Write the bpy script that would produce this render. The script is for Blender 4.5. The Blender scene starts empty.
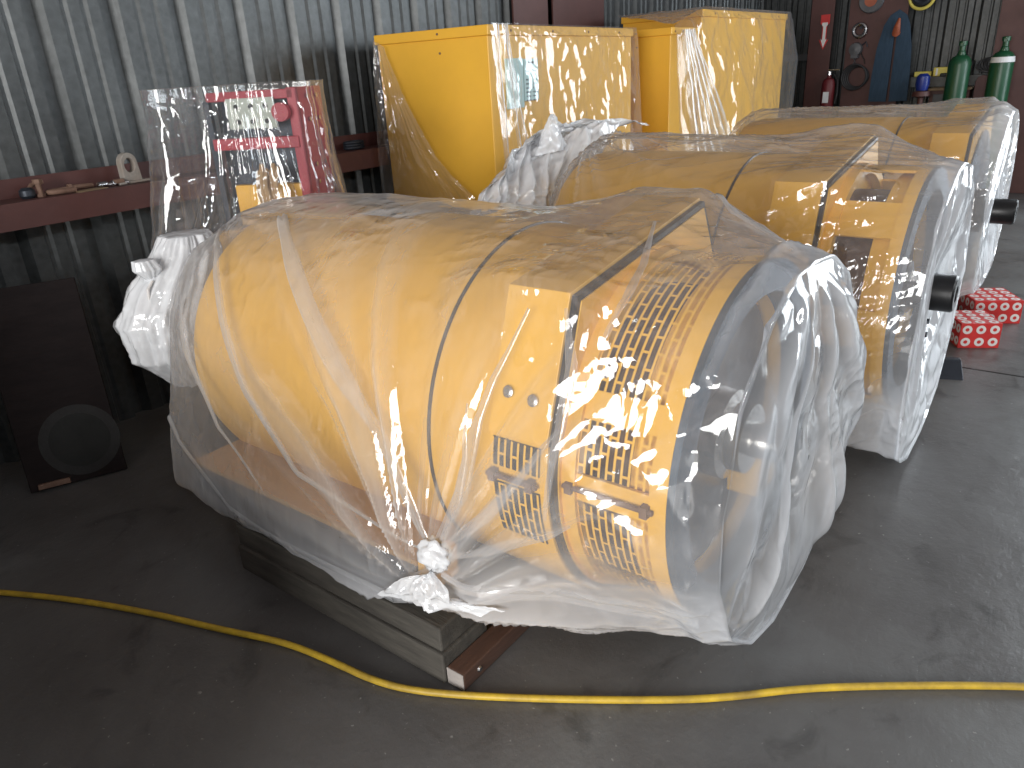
import bpy, bmesh, math, random
import numpy as np
from mathutils import Vector, Matrix, noise as mnoise

scene = bpy.context.scene
C = scene.collection
PI = math.pi
rnd = random.Random(7)

# ------------------------------------------------------------------ camera, world, lights, exposure
CAM_F, CAM_PITCH, CAM_ROLL, CAM_HEAD, CAM_H = 741.17, 0.3988, -0.0606, 0.67126, 1.65
def make_camera():
    fw = Vector((math.cos(CAM_HEAD)*math.cos(CAM_PITCH), math.sin(CAM_HEAD)*math.cos(CAM_PITCH), -math.sin(CAM_PITCH)))
    r = Vector((math.sin(CAM_HEAD), -math.cos(CAM_HEAD), 0)); u = r.cross(fw)
    c, s = math.cos(CAM_ROLL), math.sin(CAM_ROLL)
    r2 = c*r + s*u; u2 = -s*r + c*u
    cd = bpy.data.cameras.new('camera'); cam = bpy.data.objects.new('camera', cd); C.objects.link(cam)
    M = Matrix((r2, u2, -fw)).transposed().to_4x4(); M.translation = Vector((0, 0, CAM_H))
    cam.matrix_world = M
    cd.sensor_width = 36; cd.lens = CAM_F*36/1024; cd.clip_start = .05; cd.clip_end = 200
    scene.camera = cam
make_camera()

w = bpy.data.worlds.new('world'); scene.world = w; w.use_nodes = True
w.node_tree.nodes['Background'].inputs['Color'].default_value = (.80, .90, 1.0, 1)
w.node_tree.nodes['Background'].inputs['Strength'].default_value = .15

def area(name, loc, target, sx, sy, power, col):
    l = bpy.data.lights.new(name, 'AREA'); l.shape = 'RECTANGLE'; l.size = sx; l.size_y = sy
    l.energy = power; l.color = col
    o = bpy.data.objects.new(name, l); C.objects.link(o); o.location = loc
    o.rotation_euler = (Vector(target)-Vector(loc)).to_track_quat('-Z', 'Y').to_euler()
    return o
area('left_door_daylight', (-6.0, -.4, 2.0), (2.0, 1.6, 1.0), 4.2, 3.6, 760, (1.0, .985, .96))
area('bay_door_daylight', (9.0, -2.8, 2.0), (2.8, .3, .6), 4.2, 3.6, 410, (.86, .94, 1.0))
for lx, ly in ((-2.0, -6.5), (1.5, -7.0), (5.0, -6.5)):
    area('shop_light', (lx, ly, 4.6), (2.0, 1.0, .5), 1.3, .25, 80, (.95, .98, 1.0))

scene.view_settings.view_transform = 'Standard'
scene.view_settings.look = 'None'
scene.view_settings.exposure = 0.18
scene.view_settings.gamma = 1.0
scene.view_settings.use_curve_mapping = False
scene.cycles.transparent_max_bounces = 24
scene.cycles.max_bounces = 10
scene.cycles.transmission_bounces = 6
scene.cycles.caustics_reflective = False
scene.cycles.caustics_refractive = False
scene.cycles.sample_clamp_indirect = 4.0

# ------------------------------------------------------------------ materials
MATS = {}
class NT:
    def __init__(s, name):
        s.m = bpy.data.materials.new(name); s.m.use_nodes = True; s.t = s.m.node_tree
        s.t.nodes.clear(); s.out = s.t.nodes.new('ShaderNodeOutputMaterial')
    def n(s, typ, **kw):
        nd = s.t.nodes.new(typ)
        for k, v in kw.items():
            if k in nd.inputs.keys() if hasattr(nd.inputs, 'keys') else False: nd.inputs[k].default_value = v
            else: setattr(nd, k, v)
        return nd
    def l(s, a, b): s.t.links.new(a, b)
    def ramp(s, fac, stops):
        r = s.n('ShaderNodeValToRGB'); e = r.color_ramp.elements
        while len(e) < len(stops): e.new(.5)
        for q, (pos, col) in zip(e, stops): q.position = pos; q.color = col if len(col) == 4 else (*col, 1)
        s.l(fac, r.inputs['Fac']); return r.outputs['Color']
    def math(s, op, a, b=None, clamp=False):
        m = s.n('ShaderNodeMath'); m.operation = op; m.use_clamp = clamp
        for i, v in enumerate((a, b)):
            if v is None: continue
            if isinstance(v, (int, float)): m.inputs[i].default_value = v
            else: s.l(v, m.inputs[i])
        return m.outputs[0]
    def noise(s, scale, detail=4, rough=.55, dist=0, vec=None):
        n = s.n('ShaderNodeTexNoise'); n.inputs['Scale'].default_value = scale
        n.inputs['Detail'].default_value = detail; n.inputs['Roughness'].default_value = rough
        n.inputs['Distortion'].default_value = dist
        if vec is not None: s.l(vec, n.inputs['Vector'])
        return n
    def coord(s, kind='Object', scale=None, rot=None):
        t = s.n('ShaderNodeTexCoord'); o = t.outputs[kind]
        if scale or rot:
            mp = s.n('ShaderNodeMapping')
            if scale: mp.inputs['Scale'].default_value = scale
            if rot: mp.inputs['Rotation'].default_value = rot
            s.l(o, mp.inputs['Vector']); o = mp.outputs['Vector']
        return o

def paint(name, col, rough=.45, metal=0.0, var=.15, nscale=6.0, bump=.02, dark=None, spec=.5, darkmix=.5, stretch=None):
    """painted / bare surface with worn blotches of a second colour and a slight bump"""
    b = NT(name); v = b.coord('Object', stretch)
    n1 = b.noise(nscale, 5, .6, vec=v); n2 = b.noise(nscale*6, 3, .6, vec=v)
    d = dark or tuple(c*.55 for c in col)
    fac = b.ramp(n1.outputs['Fac'], [(.35, (1, 1, 1)), (.72, (0, 0, 0))])
    f2 = b.math('MULTIPLY', b.math('SUBTRACT', 1.0, fac), darkmix)
    mx = b.n('ShaderNodeMix'); mx.data_type = 'RGBA'
    b.l(f2, mx.inputs['Factor']); mx.inputs['A'].default_value = (*col, 1); mx.inputs['B'].default_value = (*d, 1)
    hs = b.n('ShaderNodeHueSaturation'); b.l(mx.outputs['Result'], hs.inputs['Color'])
    b.l(b.math('ADD', b.math('MULTIPLY', n2.outputs['Fac'], var), 1-var/2), hs.inputs['Value'])
    p = b.n('ShaderNodeBsdfPrincipled'); b.l(hs.outputs['Color'], p.inputs['Base Color'])
    p.inputs['Metallic'].default_value = metal; p.inputs['Specular IOR Level'].default_value = spec
    b.l(b.math('ADD', b.math('MULTIPLY', n1.outputs['Fac'], .2), rough-.1, True), p.inputs['Roughness'])
    if bump:
        bp = b.n('ShaderNodeBump'); bp.inputs['Strength'].default_value = .5; bp.inputs['Distance'].default_value = bump
        b.l(n2.outputs['Fac'], bp.inputs['Height']); b.l(bp.outputs['Normal'], p.inputs['Normal'])
    b.l(p.outputs[0], b.out.inputs[0]); MATS[name] = b.m
    return b.m

paint('yellow_paint', (.80, .44, .045), .42, var=.06, nscale=2.5, bump=.001, dark=(.70, .37, .045), darkmix=.5)
paint('shaded_yellow', (.40, .235, .085), .6, var=.15, nscale=4, bump=.001, dark=(.30, .18, .08))  # foot plates: yellow darkened to brown, their shade put into the colour
paint('brown_paint', (.085, .030, .026), .55, var=.25, nscale=3, bump=.003, dark=(.045, .018, .017))
paint('red_paint', (.36, .012, .03), .4, var=.12, nscale=5, bump=.001)
paint('dark_steel', (.035, .042, .055), .45, metal=.5, var=.3, nscale=5, bump=.002)
paint('ring_steel', (.11, .145, .19), .36, metal=.75, var=.2, nscale=7, bump=.001, dark=(.05, .07, .09))
paint('rotor_steel', (.16, .17, .19), .34, metal=.8, var=.2, nscale=4, bump=.002, dark=(.16, .10, .05))
paint('polished_steel', (.55, .54, .52), .2, metal=1.0, var=.1, nscale=5, bump=0)
paint('black_steel', (.012, .012, .013), .35, metal=.3, var=.2, nscale=8, bump=.001)
paint('channel_grey', (.09, .092, .10), .5, metal=.2, var=.2, nscale=5, bump=.002)
paint('copper_coil', (.10, .045, .02), .5, metal=.2, var=.4, nscale=9, bump=.004)
paint('grey_wood', (.085, .078, .066), .8, var=.5, nscale=5, bump=.006, dark=(.032, .029, .026), darkmix=.8, stretch=(4, .6, 4))
paint('brown_wood', (.085, .042, .028), .7, var=.4, nscale=5, bump=.004, dark=(.04, .022, .016), stretch=(.6, 4, 4))
paint('pale_wood', (.35, .32, .30), .8, var=.4, nscale=20, bump=.003)
paint('dark_board', (.016, .011, .011), .8, var=.5, nscale=4, bump=.004, spec=.2, dark=(.008, .007, .008), stretch=(1, 1, 4))
paint('disc_mark', (.009, .010, .009), .75, var=.4, nscale=10, bump=.003)
paint('chalk_halo', (.022, .022, .022), .8, var=.6, nscale=14, bump=.002, dark=(.02, .019, .019), darkmix=.9)
paint('dull_red', (.13, .012, .016), .5, var=.2, nscale=5, bump=.001)
paint('glastic', (.42, .46, .40), .5, var=.1, nscale=6, bump=0)
paint('white_label', (.74, .75, .76), .5, var=.06, nscale=6, bump=0)
paint('pale_label', (.50, .72, .72), .45, var=.05, nscale=6, bump=0)
paint('ink', (.02, .025, .03), .6, var=.05, bump=0)
paint('rope_cable', (.42, .27, .13), .7, var=.4, nscale=20, bump=.004)
paint('rust_iron', (.20, .12, .085), .75, var=.5, nscale=18, bump=.004, dark=(.09, .045, .03), darkmix=.8)
paint('bracket_grey', (.28, .26, .235), .7, var=.4, nscale=10, bump=.004, dark=(.2, .12, .07))
paint('chrome', (.6, .6, .62), .22, metal=1.0, var=.1, bump=0)
paint('hose_yellow', (.55, .37, .03), .5, var=.45, nscale=9, bump=.001, dark=(.22, .14, .03), darkmix=.8)
paint('cylinder_green', (.010, .075, .032), .35, var=.12, nscale=4, bump=0)
paint('sling_blue', (.030, .060, .10), .9, var=.35, nscale=14, bump=.004, stretch=(3, 3, .6))
paint('box_red', (.55, .03, .028), .5, var=.12, nscale=7, bump=0)
paint('cap_blue', (.012, .03, .22), .35, var=.1, bump=0)
paint('orange_paint', (.36, .09, .04), .5, var=.2, bump=0)
paint('tool_yellow', (.68, .58, .12), .5, var=.2, bump=0)
paint('white_paint', (.70, .68, .66), .5, var=.1, bump=0)
paint('cardboard', (.28, .20, .12), .8, var=.2, bump=.001)
paint('rubber_black', (.018, .018, .02), .6, var=.3, bump=.001)
paint('ceiling_paint', (.36, .31, .30), .8, var=.3, nscale=2, bump=0)

def m_galv():
    b = NT('galvanised'); v = b.coord('Object')
    vo = b.n('ShaderNodeTexVoronoi'); vo.inputs['Scale'].default_value = 26; b.l(v, vo.inputs['Vector'])
    n = b.noise(2.2, 6, .65, vec=v); n2 = b.noise(30, 4, .7, vec=v)
    base = b.ramp(n.outputs['Fac'], [(.25, (.058, .063, .065)), (.55, (.080, .086, .088)), (.8, (.108, .114, .116))])
    hs = b.n('ShaderNodeHueSaturation'); b.l(base, hs.inputs['Color'])
    b.l(b.math('ADD', b.math('MULTIPLY', vo.outputs['Distance'], .3), b.math('ADD', b.math('MULTIPLY', n2.outputs['Fac'], .6), .4)), hs.inputs['Value'])
    p = b.n('ShaderNodeBsdfPrincipled'); b.l(hs.outputs['Color'], p.inputs['Base Color'])
    p.inputs['Metallic'].default_value = .4
    b.l(b.math('ADD', b.math('MULTIPLY', n2.outputs['Fac'], .2), .33), p.inputs['Roughness'])
    bp = b.n('ShaderNodeBump'); bp.inputs['Strength'].default_value = .25; bp.inputs['Distance'].default_value = .004
    b.l(n2.outputs['Fac'], bp.inputs['Height']); b.l(bp.outputs['Normal'], p.inputs['Normal'])
    b.l(p.outputs[0], b.out.inputs[0]); MATS['galvanised'] = b.m
m_galv()

def m_floor():
    b = NT('concrete'); v = b.coord('Object')
    n = b.noise(.9, 8, .62, .4, vec=v); n2 = b.noise(14, 6, .7, vec=v); n3 = b.noise(4.5, 5, .6, .8, vec=v)
    base = b.ramp(n.outputs['Fac'], [(.3, (.068, .064, .062)), (.5, (.104, .102, .101)), (.72, (.150, .155, .154))])
    st = b.ramp(n3.outputs['Fac'], [(.30, (.55, .55, .55)), (.42, (1, 1, 1)), (.66, (1, 1, 1)), (.76, (1.22, 1.22, 1.2))])
    mx = b.n('ShaderNodeMix'); mx.data_type = 'RGBA'; mx.blend_type = 'MULTIPLY'; mx.inputs['Factor'].default_value = .8
    b.l(base, mx.inputs['A']); b.l(st, mx.inputs['B'])
    sp = b.noise(55, 2, .5, vec=v)
    sf = b.ramp(sp.outputs['Fac'], [(.70, (0, 0, 0)), (.76, (1, 1, 1))])
    m2 = b.n('ShaderNodeMix'); m2.data_type = 'RGBA'; b.l(b.math('MULTIPLY', sf, .35), m2.inputs['Factor'])
    b.l(mx.outputs['Result'], m2.inputs['A']); m2.inputs['B'].default_value = (.5, .5, .48, 1)
    p = b.n('ShaderNodeBsdfPrincipled'); b.l(m2.outputs['Result'], p.inputs['Base Color'])
    b.l(b.math('ADD', b.math('MULTIPLY', n3.outputs['Fac'], .28), .24), p.inputs['Roughness'])
    bp = b.n('ShaderNodeBump'); bp.inputs['Strength'].default_value = .35; bp.inputs['Distance'].default_value = .01
    b.l(n2.outputs['Fac'], bp.inputs['Height']); b.l(bp.outputs['Normal'], p.inputs['Normal'])
    b.l(p.outputs[0], b.out.inputs[0]); MATS['concrete'] = b.m
m_floor()

def m_screen():
    """perforated yellow sheet: long slots in a brick bond, cut right through (alpha)"""
    b = NT('slotted_sheet'); t = b.n('ShaderNodeTexCoord')
    br = b.n('ShaderNodeTexBrick'); b.l(t.outputs['UV'], br.inputs['Vector'])
    br.inputs['Scale'].default_value = 1.0; br.inputs['Brick Width'].default_value = .088
    br.inputs['Row Height'].default_value = .0205; br.inputs['Mortar Size'].default_value = .0034
    br.inputs['Mortar Smooth'].default_value = 0; br.offset = .5
    p = b.n('ShaderNodeBsdfPrincipled'); p.inputs['Base Color'].default_value = (.80, .44, .045, 1); p.inputs['Roughness'].default_value = .42
    tr = b.n('ShaderNodeBsdfTransparent'); mx = b.n('ShaderNodeMixShader')
    b.l(br.outputs['Fac'], mx.inputs[0]); b.l(tr.outputs[0], mx.inputs[1]); b.l(p.outputs[0], mx.inputs[2])
    b.l(mx.outputs[0], b.out.inputs[0]); MATS['slotted_sheet'] = b.m
m_screen()

def m_film(name, haze=.10, tint=(.97, .965, .96), crinkle=1.0, white=(.86, .88, .92), rough=.08, wscale=1.0, trans=.45):
    b = NT(name); v = b.coord('Object')
    dn = b.noise(3.0*wscale, 3, .5, vec=v)
    warp = b.n('ShaderNodeMix'); warp.data_type = 'RGBA'; warp.inputs['Factor'].default_value = .22
    b.l(v, warp.inputs['A']); b.l(dn.outputs['Color'], warp.inputs['B'])
    wv = warp.outputs['Result']
    # creases: thin ridges where warped noise crosses its middle, at two scales and one stretched
    def ridge(scale, detail, stretch=None, power=5.0):
        vec = wv
        if stretch:
            mp = b.n('ShaderNodeMapping'); mp.inputs['Scale'].default_value = stretch[0]; mp.inputs['Rotation'].default_value = stretch[1]
            b.l(wv, mp.inputs['Vector']); vec = mp.outputs['Vector']
        n = b.noise(scale*wscale, detail, .5, .3, vec=vec)
        r = b.math('ABSOLUTE', b.math('MULTIPLY', b.math('SUBTRACT', n.outputs['Fac'], .5), 2.0))
        return b.math('POWER', b.math('SUBTRACT', 1.0, r, True), power)
    def cones(scale, stretch):
        mp = b.n('ShaderNodeMapping'); mp.inputs['Scale'].default_value = stretch[0]; mp.inputs['Rotation'].default_value = stretch[1]
        b.l(wv, mp.inputs['Vector'])
        vo = b.n('ShaderNodeTexVoronoi'); vo.inputs['Scale'].default_value = scale*wscale; vo.inputs['Randomness'].default_value = 1
        b.l(mp.outputs['Vector'], vo.inputs['Vector']); return vo.outputs['Distance']
    h1 = ridge(3.2, 1, None, 9); h2 = cones(7.5, ((3.0, .55, 1.1), (.5, .3, .6))); h3 = cones(20, ((.8, 2.4, .6), (.2, .9, .1)))
    msk = b.ramp(b.noise(2.3*wscale, 3, .6, vec=v).outputs['Fac'], [(.44, (.03, .03, .03)), (.56, (.25, .25, .25)), (.68, (1, 1, 1))])
    h = b.math('ADD', b.math('ADD', b.math('MULTIPLY', h1, .30), b.math('MULTIPLY', h2, .75)), b.math('MULTIPLY', h3, .26))
    h = b.math('MULTIPLY', h, msk); hr = b.math('MULTIPLY', h1, msk)
    bp = b.n('ShaderNodeBump'); bp.inputs['Strength'].default_value = .7*crinkle; bp.inputs['Distance'].default_value = .036
    b.l(h, bp.inputs['Height'])
    gl = b.n('ShaderNodeBsdfGlossy'); gl.inputs['Roughness'].default_value = rough; b.l(bp.outputs['Normal'], gl.inputs['Normal'])
    df = b.n('ShaderNodeBsdfDiffuse'); df.inputs['Color'].default_value = (*white, 1); b.l(bp.outputs['Normal'], df.inputs['Normal'])
    tl = b.n('ShaderNodeBsdfTranslucent'); tl.inputs['Color'].default_value = (*white, 1); b.l(bp.outputs['Normal'], tl.inputs['Normal'])
    dm = b.n('ShaderNodeMixShader'); dm.inputs[0].default_value = trans; b.l(df.outputs[0], dm.inputs[1]); b.l(tl.outputs[0], dm.inputs[2])
    tr = b.n('ShaderNodeBsdfTransparent'); tr.inputs['Color'].default_value = (*tint, 1)
    lw = b.n('ShaderNodeLayerWeight'); lw.inputs['Blend'].default_value = .5
    fac = b.math('MULTIPLY', b.math('DIVIDE', lw.outputs['Facing'], b.math('SUBTRACT', 1.12, lw.outputs['Facing'])), 1.1*haze)
    hz = b.math('ADD', b.math('ADD', b.math('MULTIPLY', b.noise(1.7, 4, .6, vec=v).outputs['Fac'], haze*.9), haze*.55), fac)
    at = b.n('ShaderNodeAttribute'); at.attribute_name = 'layers'
    hz = b.math('MULTIPLY', hz, b.math('ADD', 1.0, at.outputs['Fac']))
    hz = b.math('MINIMUM', b.math('ADD', hz, b.math('MULTIPLY', hr, .07+haze*.2), True), .92)
    m1 = b.n('ShaderNodeMixShader'); b.l(hz, m1.inputs[0]); b.l(tr.outputs[0], m1.inputs[1]); b.l(dm.outputs[0], m1.inputs[2])
    fr = b.n('ShaderNodeLayerWeight'); fr.inputs['Blend'].default_value = .5; b.l(bp.outputs['Normal'], fr.inputs['Normal'])
    f5 = b.math('ADD', b.math('MULTIPLY', b.math('POWER', fr.outputs['Facing'], 4.0), .62), .095)
    m2 = b.n('ShaderNodeMixShader'); b.l(f5, m2.inputs[0])
    b.l(m1.outputs[0], m2.inputs[1]); b.l(gl.outputs[0], m2.inputs[2])
    b.l(m2.outputs[0], b.out.inputs[0]); MATS[name] = b.m
m_film('film_clear', .088)
m_film('film_milky', .10, crinkle=1.0)
m_film('film_white', .72, crinkle=.9, rough=.16, trans=.25, white=(.93, .95, .98))
m_film('film_fold', .22, crinkle=.5, rough=.14)
m_film('film_thin', .05, crinkle=.6)
m_film('film_box', .05, crinkle=.8)

# ------------------------------------------------------------------ mesh helpers
class MB:
    """collects shapes, then builds them as ONE mesh object"""
    def __init__(s): s.v = []; s.f = []; s.uv = {}
    def add(s, vs, fs, uv=None):
        o = len(s.v); s.v += [tuple(p) for p in vs]
        for k, f in enumerate(fs):
            s.f.append(tuple(i+o for i in f))
            if uv: s.uv[len(s.f)-1] = uv[k]
        return s
    def box(s, c, d, R=None):
        vs = []
        for x in (-.5, .5):
            for y in (-.5, .5):
                for z in (-.5, .5):
                    p = Vector((x*d[0], y*d[1], z*d[2]))
                    if R is not None: p = R @ p
                    vs.append(p+Vector(c))
        return s.add(vs, [(0, 1, 3, 2), (4, 6, 7, 5), (0, 4, 5, 1), (2, 3, 7, 6), (0, 2, 6, 4), (1, 5, 7, 3)])
    def box2(s, a, b): return s.box([(a[i]+b[i])/2 for i in range(3)], [abs(b[i]-a[i]) for i in range(3)])
    def tube(s, pts, r, n=12, caps=True, closed=False):
        pts = [Vector(p) for p in pts]; rs = r if isinstance(r, (list, tuple)) else [r]*len(pts)
        up = None; rings = []
        for i, p in enumerate(pts):
            a = pts[(i-1) % len(pts)] if (i or closed) else p; b = pts[(i+1) % len(pts)] if (i < len(pts)-1 or closed) else p
            t = (b-a).normalized()
            if up is None:
                up = Vector((0, 0, 1)) if abs(t.z) < .9 else Vector((1, 0, 0))
            s1 = t.cross(up).normalized(); up = s1.cross(t).normalized()
            rings.append([p + rs[i]*(math.cos(2*PI*k/n)*s1 + math.sin(2*PI*k/n)*up) for k in range(n)])
        vs = [q for rg in rings for q in rg]; fs = []
        m = len(pts)
        for i in range(m if closed else m-1):
            for k in range(n):
                fs.append((i*n+k, i*n+(k+1) % n, ((i+1) % m)*n+(k+1) % n, ((i+1) % m)*n+k))
        if caps and not closed: fs += [tuple(range(n))[::-1], tuple((m-1)*n+k for k in range(n))]
        return s.add(vs, fs)
    def lathe(s, prof, org=(0, 0, 0), axis='y', n=64, a0=0, a1=2*PI, closed_prof=False):
        """prof: (radius, along); revolved about an axis through org"""
        full = abs(a1-a0-2*PI) < 1e-6; m = n if full else n+1; vs = []
        for k in range(m):
            a = a0+(a1-a0)*k/n; ca, sa = math.cos(a), math.sin(a)
            for (r, h) in prof:
                p = (r*sa, h, r*ca) if axis == 'y' else ((r*ca, r*sa, h) if axis == 'z' else (h, r*ca, r*sa))
                vs.append((p[0]+org[0], p[1]+org[1], p[2]+org[2]))
        q = len(prof); fs = []
        for k in range(n):
            k2 = (k+1) % m
            for j in range(q if closed_prof else q-1):
                j2 = (j+1) % q
                fs.append((k*q+j, k*q+j2, k2*q+j2, k2*q+j))
        return s.add(vs, fs)
    def prism(s, poly, y0, y1, axis='y'):
        """polygon (x,z) extruded along y (or (y,z) along x, or (x,y) along z)"""
        def P(a, b, h): return (a, h, b) if axis == 'y' else ((h, a, b) if axis == 'x' else (a, b, h))
        n = len(poly); vs = [P(a, b, y0) for a, b in poly]+[P(a, b, y1) for a, b in poly]
        fs = [tuple(range(n)), tuple(range(2*n-1, n-1, -1))]+[(k, n+k, n+(k+1) % n, (k+1) % n) for k in range(n)]
        return s.add(vs, fs)
    def build(s, name, mat, parent=None, bevel=0, smooth=False, loc=None, rot=None, solid=0):
        me = bpy.data.meshes.new(name); me.from_pydata(s.v, [], s.f)
        if s.uv:
            ul = me.uv_layers.new(name='UVMap')
            for p in me.polygons:
                if p.index in s.uv:
                    for li, c in zip(p.loop_indices, s.uv[p.index]): ul.data[li].uv = c
        bm = bmesh.new(); bm.from_mesh(me); bmesh.ops.recalc_face_normals(bm, faces=bm.faces); bm.to_mesh(me); bm.free()
        me.materials.append(MATS[mat]); me.update()
        o = bpy.data.objects.new(name, me); C.objects.link(o)
        if parent: o.parent = parent
        if loc: o.location = loc
        if rot: o.rotation_euler = rot
        if smooth:
            me.shade_smooth() if hasattr(me, 'shade_smooth') else None
            me.set_sharp_from_angle(angle=math.radians(35))
        if solid:
            sm = o.modifiers.new('solid', 'SOLIDIFY'); sm.thickness = solid; sm.offset = 0
        if bevel:
            bv = o.modifiers.new('bevel', 'BEVEL'); bv.width = bevel; bv.segments = 2; bv.limit_method = 'ANGLE'
        return o

def thing(name, label, cat, loc=(0, 0, 0), rotz=0, group=None):
    o = bpy.data.objects.new(name, None); o.empty_display_size = .1; C.objects.link(o)
    o.location = loc; o.rotation_euler = (0, 0, rotz)
    return tag(o, label, cat, group)
def tag(o, label, cat, group=None):
    o['label'] = label; o['category'] = cat
    if group: o['group'] = group
    return o
def struct(o): o['kind'] = 'structure'; return o
def copy_tree(o, parent=None):
    c = o.copy(); C.objects.link(c)
    if parent: c.parent = parent
    for ch in list(o.children): copy_tree(ch, c)
    return c

def vnoise(t, seed=0):
    """smooth 1-D value noise, numpy"""
    rs = np.random.RandomState(seed); tab = rs.rand(4096)
    i = np.floor(t).astype(int); f = t-i; f = f*f*(3-2*f)
    return tab[i % 4096]*(1-f)+tab[(i+1) % 4096]*f
def vnoise2(x, y, seed=0):
    rs = np.random.RandomState(seed); tab = rs.rand(256, 256)
    i = np.floor(x).astype(int); j = np.floor(y).astype(int); fx = x-i; fy = y-j
    fx = fx*fx*(3-2*fx); fy = fy*fy*(3-2*fy)
    g = lambda a, b: tab[a % 256, b % 256]
    return (g(i, j)*(1-fx)+g(i+1, j)*fx)*(1-fy)+(g(i, j+1)*(1-fx)+g(i+1, j+1)*fx)*fy
def ridge2(x, y, seed, octs=3, p=4):
    s = 0; a = 1.0; tot = 0
    for k in range(octs):
        s = s+a*(1.1-np.sqrt((2*vnoise2(x*2**k+17*k, y*2**k+5*k, seed+k)-1)**2+.01))**p; tot += a; a *= .5
    return s/tot
def ridge1(t, seed, octs=2, p=5):
    s = 0; a = 1.0; tot = 0
    for k in range(octs):
        s = s+a*(1.15-np.sqrt((2*vnoise(t*2**k+31*k, seed+k)-1)**2+.0225))**p; tot += a; a *= .5
    return s/tot

def grid_obj(name, P, mat, parent=None, mask=None, wrap=False, layers=None):
    """P: (nu,nv,3) array -> one smooth sheet mesh; mask (nu-1,nv[-1]) keeps faces"""
    nu, nv = P.shape[:2]
    iv = np.arange(nu*nv).reshape(nu, nv)
    if wrap: jv = np.roll(iv, -1, axis=1); a, b, c, d = iv[:-1], jv[:-1], jv[1:], iv[1:]
    else: a, b, c, d = iv[:-1, :-1], iv[:-1, 1:], iv[1:, 1:], iv[1:, :-1]
    F = np.stack([a, b, c, d], -1)
    F = F[mask] if mask is not None else F.reshape(-1, 4)
    me = bpy.data.meshes.new(name); me.from_pydata(P.reshape(-1, 3).tolist(), [], F.tolist())
    me.polygons.foreach_set('use_smooth', [True]*len(me.polygons)); me.materials.append(MATS[mat])
    if layers is not None:                     # how many plies of film lie on each other here
        me.attributes.new('layers', 'FLOAT', 'POINT').data.foreach_set('value', layers.reshape(-1).astype(np.float32))
    bm = bmesh.new(); bm.from_mesh(me)
    bmesh.ops.delete(bm, geom=[v for v in bm.verts if not v.link_faces], context='VERTS')
    bm.to_mesh(me); bm.free(); me.update()
    o = bpy.data.objects.new(name, me); C.objects.link(o)
    if parent: o.parent = parent
    return o
def grid_normals(P, wrap=False):
    du = np.gradient(P, axis=0)
    if wrap: dv = (np.roll(P, -1, 1)-np.roll(P, 1, 1))*.5
    else: dv = np.gradient(P, axis=1)
    n = np.cross(du, dv); L = np.linalg.norm(n, axis=-1, keepdims=True); return n/np.maximum(L, 1e-9)

# ------------------------------------------------------------------ setting
def build_floor():
    m = MB(); m.box2((-8, -10, -.2), (14, 5, 0)); struct(m.build('floor', 'concrete'))
    j = MB(); j.box((4.5, -1.2, .0005), (.012, 3.4, .003)); j.box((7.0, -1.0, .0005), (6, .012, .003))
    struct(j.build('trim_1', 'black_steel'))
    c = MB(); c.box2((-8, -10, 5.0), (14, 5, 5.2)); struct(c.build('ceiling', 'ceiling_paint'))
def corrugated(m, L, z0, z1, pitch=.354, x0=0):
    """ribbed sheet along local x facing -y; big ribs with two small ones between"""
    prof = []
    x = x0
    while x < L:
        for dx, dy in ((0, 0), (.012, .045), (.066, .045), (.100, 0), (.168, 0), (.174, .011), (.192, .011), (.208, 0),
                       (.262, 0), (.268, .011), (.286, .011), (.302, 0)):
            prof.append((x+dx, dy))
        x += pitch
    n = len(prof); vs = [(a, b, z0) for a, b in prof]+[(a, b, z1) for a, b in prof]
    m.add(vs, [(k, k+1, n+k+1, n+k) for k in range(n-1)])
    return m
def build_walls():
    m = corrugated(MB(), 19, -.0, 5.0, x0=0)
    struct(m.build('wall_back', 'galvanised', loc=(-8.0+.095, 4.0, 0), solid=.004))
    m = corrugated(MB(), 14, 0, 5.0)
    struct(m.build('wall_right', 'galvanised', loc=(11.0, 4.0, 0), rot=(0, 0, -PI/2), solid=.004))
    # girts: red-brown channels with a shelf-like web
    g = MB(); g.prism([(3.955, 1.325), (3.945, 1.325), (3.945, 1.225), (3.765, 1.225), (3.765, 1.125), (3.75, 1.125), (3.75, 1.24), (3.955, 1.24)], -8, 4.15, 'x')
    struct(g.build('trim_2', 'brown_paint'))
    g = MB(); g.box2((10.86, 2.05, 1.245), (11.0-.03, -1.5, 1.305)); g.box2((10.84, 2.05, 1.19), (10.86, -1.5, 1.305)); struct(g.build('trim_3', 'galvanised'))
    g = MB(); g.box2((10.84, 3.95, 1.56), (10.96, 3.24, 1.64)); struct(g.build('trim_4', 'channel_grey'))
build_floor(); build_walls()

def column(name, label, x0, x1, y0, y1, lip=.02, axis='x'):
    t = thing(name, label, 'column', ((x0+x1)/2, (y0+y1)/2, 0))
    hx, hy = (x1-x0)/2, (y1-y0)/2
    if axis == 'x':
        a = MB().box2((-hx, -hy, 0), (hx, -hy+lip, 5)); a.build('flange', 'brown_paint', t, .004)
        b = MB().box2((-.012, -hy+lip, 0), (.012, hy, 5)); b.build('web', 'brown_paint', t)
    else:
        a = MB().box2((-hx, -hy, 0), (-hx+lip, hy, 5)); a.build('flange', 'brown_paint', t, .004)
        b = MB().box2((-hx+lip, -.012, 0), (hx, .012, 5)); b.build('web', 'brown_paint', t)
    return t
column('steel_column', 'wide red-brown steel column on the back wall behind the yellow cabinets', 5.76, 6.59, 3.89, 3.975)
column('steel_column', 'narrow red-brown steel column left of the wide one on the back wall', 5.23, 5.71, 3.91, 3.975)
column('steel_column', 'narrow red-brown column with a fire arrow sign', 10.62, 10.95, 2.98, 3.26, axis='y')
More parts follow.
